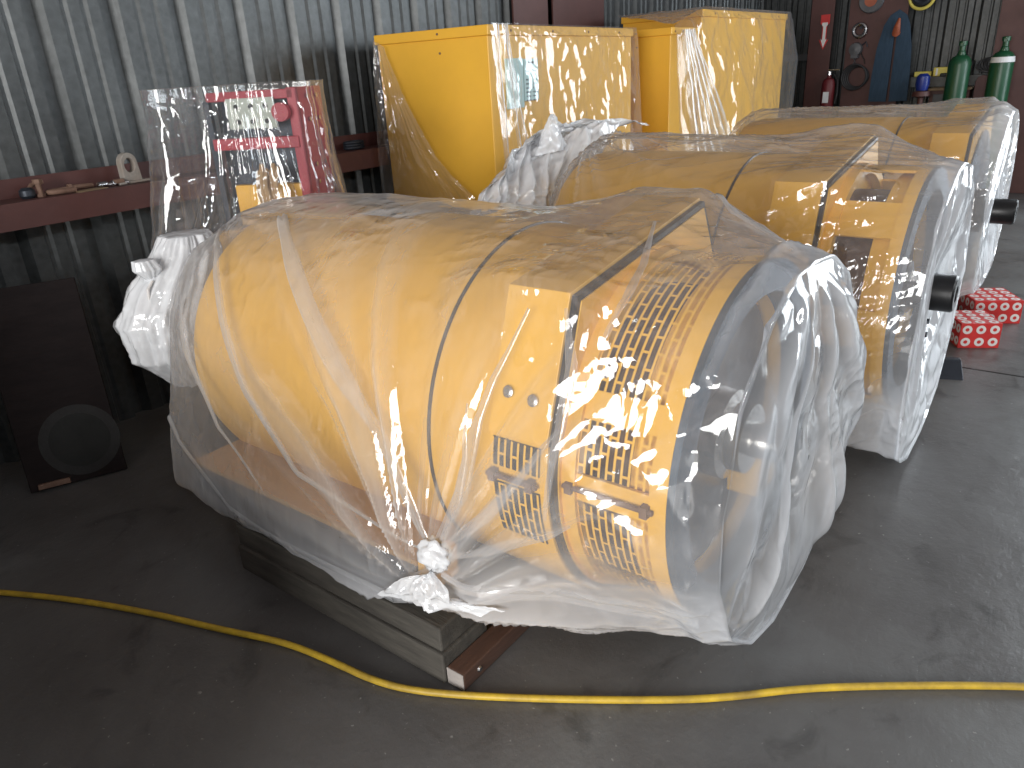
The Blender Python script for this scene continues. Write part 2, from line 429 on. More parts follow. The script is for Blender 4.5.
column('steel_column', 'broad red-brown column the blue sling hangs on', 10.62, 10.95, 2.14, 2.80, axis='y')
column('steel_column', 'red-brown column at the right edge behind the green gas cylinders', 10.62, 10.95, .55, 1.20, axis='y')

# ------------------------------------------------------------------ generators
def arc(r, a0, a1, n): return [(r*math.sin(a0+(a1-a0)*k/n), r*math.cos(a0+(a1-a0)*k/n)) for k in range(n+1)]
def hoodpoly(o=0.0, tilt=.10):
    """hood section (dx,dz) around the axis: flat tilted top, slanting shoulders, round belly"""
    R = .548+o; rad = math.radians
    top = [(-.415-o*.6, .490+o), (.31+o*.6, .600+o)]
    pts = [top[0], top[1], (.52+o, .20)]+arc(R, rad(75), rad(285), 40)+[(-.54-o, .13)]
    return pts

def make_generator(loc, label, style, axis_z, L=2.12):
    g = thing('generator', label, 'generator', loc)
    Z = axis_z
    def part(m, name, mat, **k): return m.build(name, mat, g, **k)
    # barrel body with a seam, rear dome
    b = MB().lathe([(.50, .485), (.545, .485), (.545, .700), (.533, .703), (.533, .709), (.548, .712), (.548, L-.14), (.53, L-.06), (.46, L-.02), (.30, L), (0, L)], (0, 0, Z), n=96)
    part(b, 'body', 'yellow_paint', smooth=True)
    sm = MB().lathe([(.545, .701), (.5505, .703), (.5505, .709), (.545, .711)], (0, 0, Z), n=96, closed_prof=True)
    part(sm, 'seam', 'black_steel', smooth=True)
    # hood
    poly = [(x, z+Z) for x, z in hoodpoly()]
    part(MB().prism(poly, .305, .490), 'hood', 'yellow_paint', bevel=.006)
    part(MB().prism([(x*.955, z*.955+Z) for x, z in hoodpoly()], .284, .290), 'hood_face', 'yellow_paint')
    gask = [(x*.985, z*.985+Z) for x, z in hoodpoly()]
    part(MB().prism(gask, .288, .304), 'hood_gasket', 'black_steel')
    for yy, fr in ((.362, .72), (.440, .70)):
        x = -.415-.125*fr; z = .490-.36*fr+Z
        part(MB().lathe([(0, 0), (.016, 0), (.016, .006), (.009, .010), (0, .010)], axis='x', n=14), 'bolt', 'chrome', loc=(x-.002, yy, z), rot=(0, math.radians(200), 0))
    # slotted panels on the hood flanks
    def screen(name, y0, y1, r, a0, a1, n=40, mat='slotted_sheet'):
        m = MB(); vs = []; fs = []; uv = []
        for k in range(n+1):
            a = math.radians(a0+(a1-a0)*k/n)
            vs += [(r*math.sin(a), y0, r*math.cos(a)+Z), (r*math.sin(a), y1, r*math.cos(a)+Z)]
        for k in range(n):
            fs.append((2*k, 2*k+1, 2*k+3, 2*k+2)); u0 = math.radians(a0+(a1-a0)*k/n)*r; u1 = math.radians(a0+(a1-a0)*(k+1)/n)*r
            uv.append(((u0, y0), (u0, y1), (u1, y1), (u1, y0)))
        m.add(vs, fs, uv)
        me = bpy.data.meshes.new(name); me.from_pydata(m.v, [], m.f); ul = me.uv_layers.new(name='UVMap')
        for p in me.polygons:
            for li, c in zip(p.loop_indices, uv[p.index]): ul.data[li].uv = c
        me.materials.append(MATS[mat]); me.polygons.foreach_set('use_smooth', [True]*len(me.polygons))
        o = bpy.data.objects.new(name, me); C.objects.link(o); o.parent = g; return o
    # front drum: two hoops, cross bars, slotted sheets (or open windows)
    if style == 'plain':
        part(MB().lathe([(0, .265), (.44, .265), (.47, .275), (.47, .29), (0, .29)], (0, 0, Z), n=72), 'end_plate', 'ring_steel', smooth=True)
        part(MB().lathe([(0, .06), (.035, .06), (.035, .04), (.068, .04), (.075, .05), (.075, .2), (.13, .21), (.13, .265)], (0, 0, Z), n=40), 'shaft_hub', 'black_steel', smooth=True)
    else:
        part(MB().lathe([(.470, 0), (.505, 0), (.505, .045), (.470, .045)], (0, 0, Z), n=96, closed_prof=True), 'front_hoop', 'yellow_paint', smooth=True)
        part(MB().lathe([(.470, .245), (.512, .245), (.512, .30), (.470, .30)], (0, 0, Z), n=96, closed_prof=True), 'rear_hoop', 'yellow_paint', smooth=True)
        if style == 'slots':
            for a in (-88, -63, 63, 88):
                R = Matrix.Rotation(math.radians(a), 3, 'Y')
                part(MB().box(R @ Vector((0, 0, .494))+Vector((0, .145, Z)), (.075, .25, .012), R), 'cross_bar', 'yellow_paint', bevel=.002)
            for a0, a1 in ((-180, -122), (-117, -93), (-83, -67), (-59, 59), (67, 83), (93, 117), (122, 180)):
                screen('slotted_screen', .04, .25, .500, a0, a1)
            for a0, a1 in ((-85.5, -77.5), (-108, -90.5), (77.5, 85.5), (90.5, 108)):
                part(MB().lathe([(.5485, .325), (.552, .325), (.552, .475), (.5485, .475)], (0, 0, Z), n=20, a0=math.radians(a0), a1=math.radians(a1), closed_prof=True), 'vent_backing', 'black_steel')
                screen('slotted_panel', .325, .475, .5555, a0, a1)
            # brown hinge rods with little brackets
            for (y0, y1, r) in ((.325, .485, .563), (.03, .28, .512)):
                a = math.radians(-88); x, z = r*math.sin(a), r*math.cos(a)+Z
                h = MB().tube([(x, y0, z), (x, y1, z)], .007, 8)
                for yy in (y0+.02, y1-.02): h.box((x, yy, z), (.022, .02, .03))
                part(h, 'hinge_rod', 'rust_iron')
        else:
            for a in (-150, -95, -45, 0, 45, 95, 150):
                R = Matrix.Rotation(math.radians(a), 3, 'Y')
                part(MB().box(R @ Vector((0, 0, .494))+Vector((0, .145, Z)), (.16, .25, .012), R), 'cross_bar', 'yellow_paint', bevel=.002)
        # core seen through the slots, rotor, hub
        part(MB().lathe([(.30, .10), (.405, .10), (.405, .29), (.30, .29)], (0, 0, Z), n=72, closed_prof=True), 'coil_pack', 'copper_coil', smooth=True)
        part(MB().lathe([(.44, .05), (.475, .05), (.475, .11), (.44, .11)], (0, 0, Z), n=72, closed_prof=True), 'inner_band', 'yellow_paint', smooth=True)
        part(MB().lathe([(.415, -.018), (.503, -.018), (.503, .0), (.45, .0), (.45, .05), (.415, .05)], (0, 0, Z), n=96, closed_prof=True), 'front_ring', 'ring_steel', smooth=True)
        part(MB().lathe([(0, .09), (.40, .09), (.40, .10), (0, .10)], (0, 0, Z), n=72), 'rotor_disc', 'rotor_steel', smooth=True)
        if style == 'slots':
            part(MB().lathe([(0, -.10), (.045, -.10), (.05, -.09), (.05, -.02), (.10, -.015), (.10, .03), (.13, .04), (.13, .09)], (0, 0, Z), n=48), 'shaft_hub', 'polished_steel', smooth=True)
            part(MB().box((.16, .03, Z-.17), (.16, .10, .13)), 'bracket', 'yellow_paint', bevel=.006)
        else:
            part(MB().lathe([(0, -.09), (.035, -.09), (.035, -.155), (.070, -.155), (.077, -.147), (.077, .02), (.12, .03), (.12, .09)], (0, 0, Z), n=48), 'shaft_hub', 'black_steel', smooth=True)
            if style == 'windows':
                fl = MB().box((0, -.035, Z), (.11, .03, .48))
                part(fl, 'drive_bar', 'black_steel', bevel=.01)
                for dx in (-.03, .03):
                    for dz in (.14, .20, -.14, -.20):
                        part(MB().lathe([(0, 0), (.012, 0), (.012, -.02), (0, -.02)], (dx, -.05, Z+dz), n=10), 'bolt', 'dark_steel')
    # feet: yellow flange plates on grey channel rails, end tab
    for sx in (-1, 1):
        part(MB().box2((sx*.42, .70, Z-.312), (sx*.655, L-.12, Z-.295)), 'foot_plate', 'shaded_yellow', bevel=.002)
        ch = MB(); ch.box2((sx*.45, .72, Z-.43), (sx*.64, L-.12, Z-.415)); ch.box2((sx*.63, .72, Z-.415), (sx*.64, L-.12, Z-.312)); ch.box2((sx*.45, .72, Z-.415), (sx*.46, L-.12, Z-.312))
        part(ch, 'base_channel', 'channel_grey')
        part(MB().box2((sx*.655, .66, Z-.405), (sx*.52, .70, Z-.29)), 'end_tab', 'yellow_paint', bevel=.01)
    return g

G1 = make_generator((1.85, .64, 0), 'yellow generator with slotted front drum under film, nearest of the three', 'slots', .665, 1.98)
G2 = make_generator((3.44, .52, 0), 'yellow generator with open drum windows and black shaft hub, middle of the three', 'windows', .70, 1.62)
G3 = make_generator((5.40, .30, 0), 'yellow generator farthest to the right, behind the red and white boxes', 'plain', .70, 1.75)
# paper sheet stuck on top of the first barrel
def sticker():
    m = MB(); n = 10
    for k in range(n):
        a0 = math.radians(-9+18*k/n+2); a1 = math.radians(-9+18*(k+1)/n+2); r = .5515; Z = .665
        m.add([(r*math.sin(a0), 1.18, r*math.cos(a0)+Z), (r*math.sin(a1), 1.18, r*math.cos(a1)+Z), (r*math.sin(a1), 1.42, r*math.cos(a1)+Z), (r*math.sin(a0), 1.42, r*math.cos(a0)+Z)], [(0, 1, 2, 3)])
    o = m.build('paper_label', 'white_label', G1); o['label'] = 'white paper label'
sticker()

# what the generators stand on
def timber(name, label, a, b, mat, bev=.006, group=None):
    m = MB().box2([-(b[i]-a[i])/2 if i < 2 else 0 for i in range(3)], [(b[i]-a[i])/2 if i < 2 else b[2]-a[2] for i in range(3)])
    o = m.build(name, mat, None, bev, loc=((a[0]+b[0])/2, (a[1]+b[1])/2, a[2])); tag(o, label, 'timber', group); return o
timber('timber_block', 'weathered grey timber beam lying on the floor, bottom of the stack under the near generator', (1.155, 1.235, 0), (1.36, 2.25, .105), 'grey_wood')
timber('timber_block', 'weathered grey timber beam, middle of the stack under the near generator', (1.165, 1.245, .106), (1.36, 2.25, .19), 'grey_wood')
timber('timber_block', 'grey timber packing piece set back on top of the stack under the near generator', (1.215, 1.30, .191), (1.37, 2.25, .234), 'grey_wood')
timber('timber_block', 'timber beam under the far side of the near generator', (2.30, 1.235, 0), (2.50, 2.5, .234), 'grey_wood')
def skid_bar():
    t = thing('wooden_bar', 'square brown wooden bar with a bolt head, beside the grey timber stack', 'bar', (1.165, 1.20, 0))
    MB().box2((0, -.032, .002), (.72, .032, .062)).build('bar', 'brown_wood', t, .004)
    MB().box2((-.002, -.031, .003), (.0, .031, .061)).build('end_face', 'pale_wood', t)['label'] = 'pale sawn end'
    MB().lathe([(0, -.006), (.007, -.006), (.010, 0), (0, 0)], axis='y', n=12).build('bolt_head', 'chrome', t, loc=(.07, -.032, .032))
skid_bar()
def simple_supports(x0, y0, top, who):
    for sx, side in ((-1, 'near'), (1, 'far')):
        timber('timber_block', 'timber beam on the floor under the %s side of the %s generator' % (side, who), (x0+sx*.545-.09, y0+.75, 0), (x0+sx*.545+.09, y0+1.45, top), 'grey_wood')
simple_supports(3.44, .52, .269, 'middle'); simple_supports(5.40, .30, .269, 'right-hand')

# ------------------------------------------------------------------ plastic covers
def poly_r(poly, th):
    """radius of a star-shaped polygon (dx,dz) at angles th from straight up"""
    out = np.zeros_like(th); best = np.full_like(th, 1e9)
    d = np.stack([np.sin(th), np.cos(th)], -1); n = len(poly)
    for k in range(n):
        a = np.array(poly[k]); b = np.array(poly[(k+1) % n]); e = b-a
        den = d[:, 0]*e[1]-d[:, 1]*e[0]
        ok = np.abs(den) > 1e-9
        t = np.where(ok, (a[0]*e[1]-a[1]*e[0])/np.where(ok, den, 1), -1)
        s = np.where(ok, (a[0]*d[:, 1]-a[1]*d[:, 0])/np.where(ok, den, 1), -1)
        hit = ok & (t > 0) & (s > -1e-6) & (s < 1+1e-6)
        out = np.where(hit, np.maximum(out, t), out)
    return out
def hull2(pts):
    pts = sorted(set((round(a, 5), round(b, 5)) for a, b in pts))
    def half(ps):
        h = []
        for q in ps:
            while len(h) > 1 and (h[-1][0]-h[-2][0])*(q[1]-h[-2][1])-(h[-1][1]-h[-2][1])*(q[0]-h[-2][0]) <= 0: h.pop()
            h.append(q)
        return h
    a = half(pts); b = half(pts[::-1]); return a[:-1]+b[:-1]

class Cover:
    def __init__(s, cx, cz, sections, ny=230, nt=420, hem=127, open_from=1.25, smooth=2):
        """sections: (y, polygon); y falls toward the shaft end"""
        s.cx, s.cz = cx, cz
        th = np.linspace(-PI, PI, nt, endpoint=False); s.th = th
        ys = np.array([q[0] for q in sections]); R = np.stack([poly_r(q[1], th) for q in sections])
        yy = np.linspace(ys[0], ys[-1], ny)
        o = np.argsort(ys); RR = np.stack([np.interp(yy, ys[o], R[o, k]) for k in range(nt)], 1)
        for _ in range(smooth):
            RR = (RR+np.roll(RR, 1, 1)+np.roll(RR, -1, 1))/3
            RR[1:-1] = (RR[1:-1]*2+RR[:-2]+RR[2:])/4
        s.yy, s.R = yy, RR
        s.Y, s.T = np.meshgrid(yy, th, indexing='ij')
    def sample(s, y, th):
        i = np.interp(-y, -s.yy, np.arange(len(s.yy))); j = ((th+PI)/(2*PI)*len(s.th)) % len(s.th)
        i0 = int(min(i, len(s.yy)-2)); j0 = int(j); f, g = i-i0, j-j0; j1 = (j0+1) % len(s.th)
        r = (s.R[i0, j0]*(1-f)+s.R[i0+1, j0]*f)*(1-g)+(s.R[i0, j1]*(1-f)+s.R[i0+1, j1]*f)*g
        return r
    def point(s, y, th, off=0):
        r = s.sample(y, th)+off
        return Vector((s.cx+r*math.sin(th), y, s.cz+r*math.cos(th)))

def knot_pleats(cv, yk, tk, amp, reach, n, seed):
    """creases that fan out from a gathered knot on the film"""
    rk = cv.sample(yk, tk)
    dT = (cv.T-tk+PI) % (2*PI)-PI
    a = dT*cv.R; b = cv.Y-yk; rho = np.hypot(a, b)+1e-4; ang = np.arctan2(a, b)
    return amp*np.exp(-rho/reach)*np.clip(rho/.20, 0, 1)**1.5*ridge1(ang*n/(2*PI)+50, seed, 2, 4)

def build_cover(name, label, cv, disp, front, mat='film_clear', hem=127, open_from=1.25, seed=3, rear=None, plies=None, hole=0, ends=(1.2, 1.0)):
    P = np.stack([cv.cx+cv.R*np.sin(cv.T), cv.Y, cv.cz+cv.R*np.cos(cv.T)], -1)
    ny = len(cv.yy)
    # front cap: rings shrinking to the middle, sagging inward and hanging in folds
    nc = 90; rows = []; fl = []; base = []
    last = P[-1]; cen = np.array(front['centre'])
    for k in range(1, nc+1):
        s = 1-k/nc*.985; e = 1-s
        Q = cen+(last-cen)*s
        a = cv.th
        dx = (last[:, 0]-cen[0])*s; dz = (last[:, 2]-cen[2])*s
        ax, az = front.get('anchor', (0.02, .5)); aa = np.arctan2(dx-ax, az-dz+.05)
        fold = ridge1(aa*front.get('n', 9)+20+.5*vnoise(np.hypot(dx-ax, dz-az)*6, seed+41), seed+40, 1, 4)*front.get('amp', .03)*min(1, e*6)
        Q[:, 1] = last[:, 1]*s+cen[1]*(1-s)-front.get('puff', .05)*math.sin(PI*min(1, e*1.4))*.6-fold+ridge2(dx*4+9, dz*2.0+3, seed+60, 2, 3)*.025
        base.append(Q[:, 1]+fold); rows.append(Q); fl.append(ends[0]+ends[1]*fold/max(1e-6, front.get('amp', .03))*2)
    CAP = np.stack(rows); F = CAP[:, :, 1]-np.stack(base); FL = np.stack(fl)
    for _ in range(10):
        for A in (F, FL):
            A[:] = (A+np.roll(A, 1, 1)+np.roll(A, -1, 1)+np.vstack([A[:1], A[:-1]])+np.vstack([A[1:], A[-1:]]))/5
    CAP[:, :, 1] = np.stack(base)+F
    P = np.concatenate([P, CAP], 0)
    if rear:
        nr = 30; rows = []; first = P[0]; cen = np.array(rear)
        for k in range(nr, 0, -1):
            s = 1-k/nr*.98; rows.append(cen+(first-cen)*s)
        P = np.concatenate([np.stack(rows), P], 0); off = nr
    else: off = 0
    D = np.zeros(P.shape[:2]); D[off:off+ny] = disp*np.clip((cv.Y-cv.yy[-1])/.07, 0, 1)
    N = np.stack([np.sin(cv.th), 0*cv.th, np.cos(cv.th)], -1)[None]
    P = P+N*D[..., None]
    LY = np.full(P.shape[:2], .3); LY[off:off+ny] = 0 if plies is None else plies; LY[off+ny:] = np.maximum(FL, 0)
    Yc = P[..., 1].copy(); Yc[off:off+ny] = cv.Y; T = np.broadcast_to(cv.th, P.shape[:2])
    keep = (np.abs(T) < math.radians(hem)) | (Yc < open_from)
    mask = keep[:-1].copy()
    if hole: mask[-hole:] = False
    o = grid_obj(name, P, mat, None, mask, True, LY)
    tag(o, label, 'plastic cover')
    return o
def ribbon(cv, name, path, width, mat, parent, lift=.010, n=40, seed=1):
    """a doubled-over fold of film lying along a path of (y, theta in degrees) on the cover"""
    k = np.linspace(0, 1, len(path)); q = np.linspace(0, 1, n)
    ys = np.interp(q, k, [a for a, b in path]); ts = np.radians(np.interp(q, k, [b for a, b in path]))
    ws = np.interp(q, np.linspace(0, 1, len(width)), width)*(.8+.4*vnoise(q*9, seed))
    P = np.zeros((n, 5, 3))
    for i in range(n):
        i0, i1 = max(0, i-1), min(n-1, i+1)
        t = np.array(cv.point(ys[i1], ts[i1]))-np.array(cv.point(ys[i0], ts[i0])); t /= np.linalg.norm(t)+1e-9
        c = np.array(cv.point(ys[i], ts[i])); out = np.array([math.sin(ts[i]), 0, math.cos(ts[i])])
        s = np.cross(t, out); s /= np.linalg.norm(s)+1e-9
        for j, f in enumerate((-1, -.5, 0, .5, 1)):
            P[i, j] = c+s*f*ws[i]/2+out*(lift+(.012 if j in (1, 3) else (.002 if j == 2 else 0))*min(1, ws[i]/.03))
    return grid_obj(name, P, mat, parent)

def foot_body(R, foot, zf, hemx, hemz, bottom=None):
    pts = arc(R, math.radians(-110), math.radians(110), 60)+[(-foot, zf), (foot, zf), (-hemx, hemz), (hemx, hemz)]
    return hull2(pts)

def cover_near():
    cz = .665
    body = foot_body(.585, .675, -.285, .69, -.435)
    rear = foot_body(.575, .655, -.285, .675, -.46)
    rr = [(x*.72, z*.8) for x, z in foot_body(.585, .63, -.30, .62, -.42)]
    hood = hull2(hoodpoly(.022)+[(-.66, -.34), (.66, -.34), (-.60, -.45), (.60, -.45), (0, -.56)])
    hoodf = hull2(hoodpoly(.022)+[(-.52, -.38), (.56, -.38), (-.44, -.48), (.46, -.48), (0, -.56)])
    ring = hull2(arc(.522, -PI, PI, 80)+[(.45, -.42), (-.24, -.50), (0, -.555), (.20, -.545)])
    bag = [(0, .515), (.16, .50), (.34, .41), (.50, .22), (.585, 0), (.60, -.14), (.55, -.32), (.40, -.45), (.2, -.52), (-.05, -.545), (-.24, -.49), (-.40, -.36), (-.505, -.14), (-.51, .08), (-.44, .29), (-.28, .44), (-.12, .51)]
    cv = Cover(1.85, cz, [(2.80, rr), (2.66, [(x*.985, z*.94) for x, z in rear]), (2.45, rear), (2.0, body), (1.40, body), (1.15, hood), (.93, hoodf), (.62, ring), (.50, bag)])
    D = .012*ridge2(cv.Y*2.2+3, cv.T*2.0+9, 5, 3, 3)+.004*ridge2(cv.Y*9, cv.T*7+4, 15, 3, 3)
    tk = math.radians(-118)
    k1 = knot_pleats(cv, 1.30, tk, .060, .62, 28, 3); k2 = knot_pleats(cv, 2.72, math.radians(-20), .035, .40, 20, 8)
    D = D+k1+k2
    # hem flutters
    hem = np.exp(-((np.abs(cv.T)-math.radians(125))/.22)**2)
    D = D+hem*.014*ridge1(cv.Y*4, 21, 1, 3)
    plies = 85*k1+70*k2+(.8+1.2*np.clip((1.7-cv.Y)/.6, 0, 1))*np.clip((np.abs(cv.T)-math.radians(104))/.25, 0, 1)
    bag_m = np.clip((.80-cv.Y)/.2, 0, 1)
    bf = ridge1(cv.Y*11+cv.T*.9+vnoise(cv.T*2, 9)*1.2, 33, 1, 4)
    D = D+bag_m*.012*bf*(cv.T > -.9)
    plies = plies+bag_m*1.5*bf*(cv.T > -.9)
    D = D+np.clip((1.0-cv.Y)/.1, 0, 1)*.016*ridge2(cv.Y*4+cv.T*3, cv.T*3-cv.Y*5, 47, 3, 3)
    plies = plies+np.clip((.60-cv.Y)/.1, 0, 1)*1.0
    o = build_cover('plastic_cover', 'clear crinkled plastic cover knotted over the nearest yellow generator', cv, D,
                    dict(centre=(1.87, .47, .64), anchor=(-.02, .50), n=5, amp=.035, puff=.05), 'film_clear', hem=128, seed=3, rear=(1.85, 2.86, .9), plies=plies, ends=(1.1, 2.2))
    return o, cv
COV1, CV1 = cover_near()
def near_folds():
    for k, (path, wd) in enumerate((
        ([(2.30, -22), (2.043, -41.4), (1.733, -65.5), (1.467, -85.7), (1.32, -103), (1.27, -108)], [.035, .06, .075, .06, .035, .015]),
        ([(2.494, -41.2), (2.341, -58.1), (2.127, -85.4), (1.842, -103), (1.30, -109)], [.02, .03, .035, .03, .012]),
        ([(2.60, -60), (2.50, -80), (2.30, -100), (2.0, -112)], [.015, .025, .02, .01]),
        ([(1.255, -108), (1.173, -92.9), (1.139, -73.5), (1.11, -62.7), (1.035, -45.7)], [.015, .045, .03, .02, .01]),
        ([(1.245, -109), (1.19, -97), (1.17, -84), (1.18, -70)], [.012, .03, .02, .008]),
        ([(1.24, -108.5), (1.10, -98), (1.005, -86.2), (.901, -70.6)], [.015, .03, .02, .008]),
        ([(1.24, -109.5), (1.08, -106), (.94, -101), (.86, -95)], [.015, .03, .022, .008]),
        ([(.931, -44.5), (.893, -56), (.898, -73), (.93, -95)], [.008, .035, .03, .012]),
        ([(.925, 30), (.80, 22), (.68, 20), (.56, 22)], [.01, .03, .03, .02]),
        ([(.93, -1.3), (.84, -25), (.81, -39.1), (.838, -50.5)], [.008, .02, .025, .01]),
        ([(1.22, -113), (.95, -118.6), (.75, -121.2), (.57, -124.5)], [.06, .09, .10, .07]),
        ([(2.65, -104), (2.57, -110), (2.24, -120.2), (1.8, -122), (1.41, -121.1), (1.25, -113)], [.03, .05, .06, .07, .08, .05]))):
        ribbon(CV1, 'fold', path, wd, 'film_fold', COV1, .014, 50, 200+k)
    kp = CV1.point(1.25, math.radians(-109), .02)
    n, m = 36, 24; P = np.zeros((m, n, 3))
    for i in range(m):
        for j in range(n):
            u = PI*i/(m-1); v = 2*PI*j/n; d = np.array([math.sin(u)*math.cos(v), math.sin(u)*math.sin(v), math.cos(u)])
            r = .042*(1+.35*mnoise.noise(Vector(d*2.3))+.25*abs(mnoise.noise(Vector(d*6))))
            P[i, j] = np.array(kp)+d*r*np.array([.8, 1.2, 1.0])
    o = grid_obj('knot', P, 'film_white', COV1, None, True); o['label'] = 'white bunched knot'
    # the gathered tuft that fans below the knot
    q = [[tuple(CV1.point(1.25, math.radians(-110), .03)+Vector((0, .02*(c-1), -.02))) for c in range(3)],
         [tuple(CV1.point(1.25-.10*(c-1), math.radians(-114), .05)) for c in range(3)],
         [tuple(CV1.point(1.24-.20*(c-1), math.radians(-119), .04)) for c in range(3)]]
    sheet('tuft', q, 'film_white', COV1, 30, 40, .03, (3, 6), 91)

def cover_middle():
    cx, cz = 3.44, .70
    body = foot_body(.595, .675, -.285, .70, -.50)
    rr = [(x*.80, z*.85) for x, z in body]
    hood = hull2(hoodpoly(.022)+[(-.66, -.36), (.66, -.36), (-.60, -.56), (.60, -.56), (0, -.62)])
    hoodf = hull2(hoodpoly(.022)+[(-.54, -.44), (.56, -.44), (-.46, -.60), (.46, -.60), (0, -.64)])
    ring = hull2(arc(.525, -PI, PI, 80)+[(-.36, -.58), (.3, -.60), (0, -.65)])
    bag = [(0, .525), (.2, .49), (.40, .35), (.53, .10), (.56, -.12), (.50, -.34), (.34, -.55), (.05, -.66), (-.25, -.67), (-.44, -.60), (-.52, -.40), (-.53, -.1), (-.49, .2), (-.33, .41), (-.15, .50)]
    cv = Cover(cx, cz, [(2.12, rr), (2.02, body), (1.28, body), (1.03, hood), (.81, hoodf), (.50, ring), (.41, bag)], ny=180, nt=340)
    D = .014*ridge2(cv.Y*2.0+13, cv.T*2.2+5, 55, 3, 3)+.004*ridge2(cv.Y*9, cv.T*7+4, 65, 3, 3)
    KP = knot_pleats(cv, 2.05, math.radians(-12), .060, .40, 24, 58)+knot_pleats(cv, .55, math.radians(-148), .050, .32, 26, 68)
    D = D+KP
    D = D+.020*ridge2(cv.Y*1.0+3, cv.T*6+cv.Y*4, 75, 2, 5)
    o = build_cover('plastic_cover', 'milky plastic cover over the middle generator, its shaft hub poking out', cv, D,
                    dict(centre=(cx+.02, .485, cz), anchor=(-.35, -.62), n=8, amp=.028, puff=.01), 'film_milky', hem=140, open_from=1.15, seed=53, rear=(3.45, 2.22, 1.05), hole=13, ends=(1.8, 4.0), plies=30*KP+np.clip((.56-cv.Y)/.1, 0, 1)*1.5+3.5*np.clip((np.abs(cv.T)-math.radians(110))/.3, 0, 1))
    return o, cv
COV2, CV2 = cover_middle()
def cover_far():
    cx, cz = 5.40, .70
    body = foot_body(.595, .675, -.285, .70, -.50)
    rr = [(x*.85, z*.9) for x, z in body]
    hood = hull2(hoodpoly(.025)+[(-.66, -.36), (.66, -.36), (-.60, -.50), (.60, -.50), (0, -.57)])
    hoodf = hull2(hoodpoly(.025)+[(-.56, -.36), (.60, -.36), (-.50, -.46), (.50, -.46), (0, -.50)])
    ring = hull2(arc(.60, -PI*.75, PI*.75, 80)+[(-.40, -.40), (.3, -.45), (0, -.47)])
    cv = Cover(cx, cz, [(2.05, rr), (1.95, body), (1.08, body), (.81, hood), (.59, hoodf), (.50, ring), (.44, [(x*.97, z*.97) for x, z in ring])], ny=160, nt=300)
    D = .016*ridge2(cv.Y*1.6+23, cv.T*3+5, 85, 3, 3)+.004*ridge2(cv.Y*9, cv.T*7+4, 95, 3, 3)
    D = D+.022*ridge2(cv.Y*.9+3, cv.T*7+cv.Y*3, 97, 2, 5)
    o = build_cover('plastic_cover', 'milky plastic cover over the generator farthest to the right', cv, D,
                    dict(centre=(cx, .50, cz), anchor=(-.1, .6), n=7, amp=.03, puff=.01), 'film_milky', hem=135, open_from=.8, seed=83, rear=(5.4, 2.12, .9), hole=13, ends=(5.0, 3.0), plies=np.clip((.62-cv.Y)/.1, 0, 1)*2.5)
    return o, cv
COV3, CV3 = cover_far()

def sheet(name, ctrl, mat, parent=None, nu=60, nv=60, amp=.015, fr=(5, 5), seed=1, big=.0, bigf=(0, 6), pin=False):
    """film sheet through a grid of control points, smoothed and creased"""
    A = np.array(ctrl, float); m, n = A.shape[:2]
    u = np.linspace(0, m-1, nu); v = np.linspace(0, n-1, nv)
    T = np.stack([[np.interp(v, np.arange(n), A[i, :, k]) for i in range(m)] for k in range(3)], -1)   # (m,nv,3)
    P = np.stack([[np.interp(u, np.arange(m), T[:, j, k]) for j in range(nv)] for k in range(3)], -1).transpose(1, 0, 2)
    for _ in range(3):
        P[1:-1, 1:-1] = (P[1:-1, 1:-1]*2+P[:-2, 1:-1]+P[2:, 1:-1]+P[1:-1, :-2]+P[1:-1, 2:])/6
    N = grid_normals(P)
    U, V = np.meshgrid(np.linspace(0, 1, nu), np.linspace(0, 1, nv), indexing='ij')
    D = amp*ridge2(U*fr[0]*.8+V*fr[1]*.6+seed, V*fr[1]*.8-U*fr[0]*.6+2*seed, seed, 3, 3)+big*ridge2(U*bigf[0]+U*0+3+seed, V*bigf[1]+7, seed+9, 2, 4)
    if pin: D = D*np.clip(U*5, .05, 1)*np.clip(np.minimum(V, 1-V)*12, .1, 1)
    return grid_obj(name, P+N*D[..., None], mat, parent)

near_folds()
def tail_middle():
    rows = [[(3.20, 2.22, 1.30), (3.42, 2.32, 1.40), (3.62, 2.32, 1.40), (3.86, 2.26, 1.36), (4.1, 2.15, 1.29)],
            [(3.00, 2.28, 1.26), (3.14, 2.38, 1.32), (3.36, 2.40, 1.35), (3.60, 2.32, 1.33), (3.86, 2.20, 1.29)],
            [(2.84, 2.30, 1.20), (3.00, 2.36, 1.25), (3.22, 2.36, 1.27), (3.44, 2.26, 1.26), (3.66, 2.15, 1.26)],
            [(2.60, 2.24, 1.12), (2.80, 2.26, 1.13), (3.00, 2.24, 1.13), (3.20, 2.2, 1.10), (3.40, 2.12, 1.10)],
            [(2.48, 2.22, 1.02), (2.70, 2.24, 1.02), (2.94, 2.22, 1.02), (3.16, 2.2, .98), (3.34, 2.12, .98)]]
    sheet('gathered_tail', rows, 'film_white', COV2, 90, 90, .05, (5, 9), 4, .06, (1.2, 9))['label'] = 'white bunched tail of the cover'
    spike = [[(3.26, 2.25, 1.44), (3.27, 2.25, 1.44), (3.28, 2.25, 1.44)], [(3.20, 2.26, 1.36), (3.27, 2.23, 1.37), (3.34, 2.26, 1.36)], [(3.14, 2.27, 1.25), (3.27, 2.22, 1.26), (3.42, 2.27, 1.25)]]
    sheet('loose_corner', spike, 'film_white', COV2, 24, 24, .03, (3, 4), 6)
tail_middle()

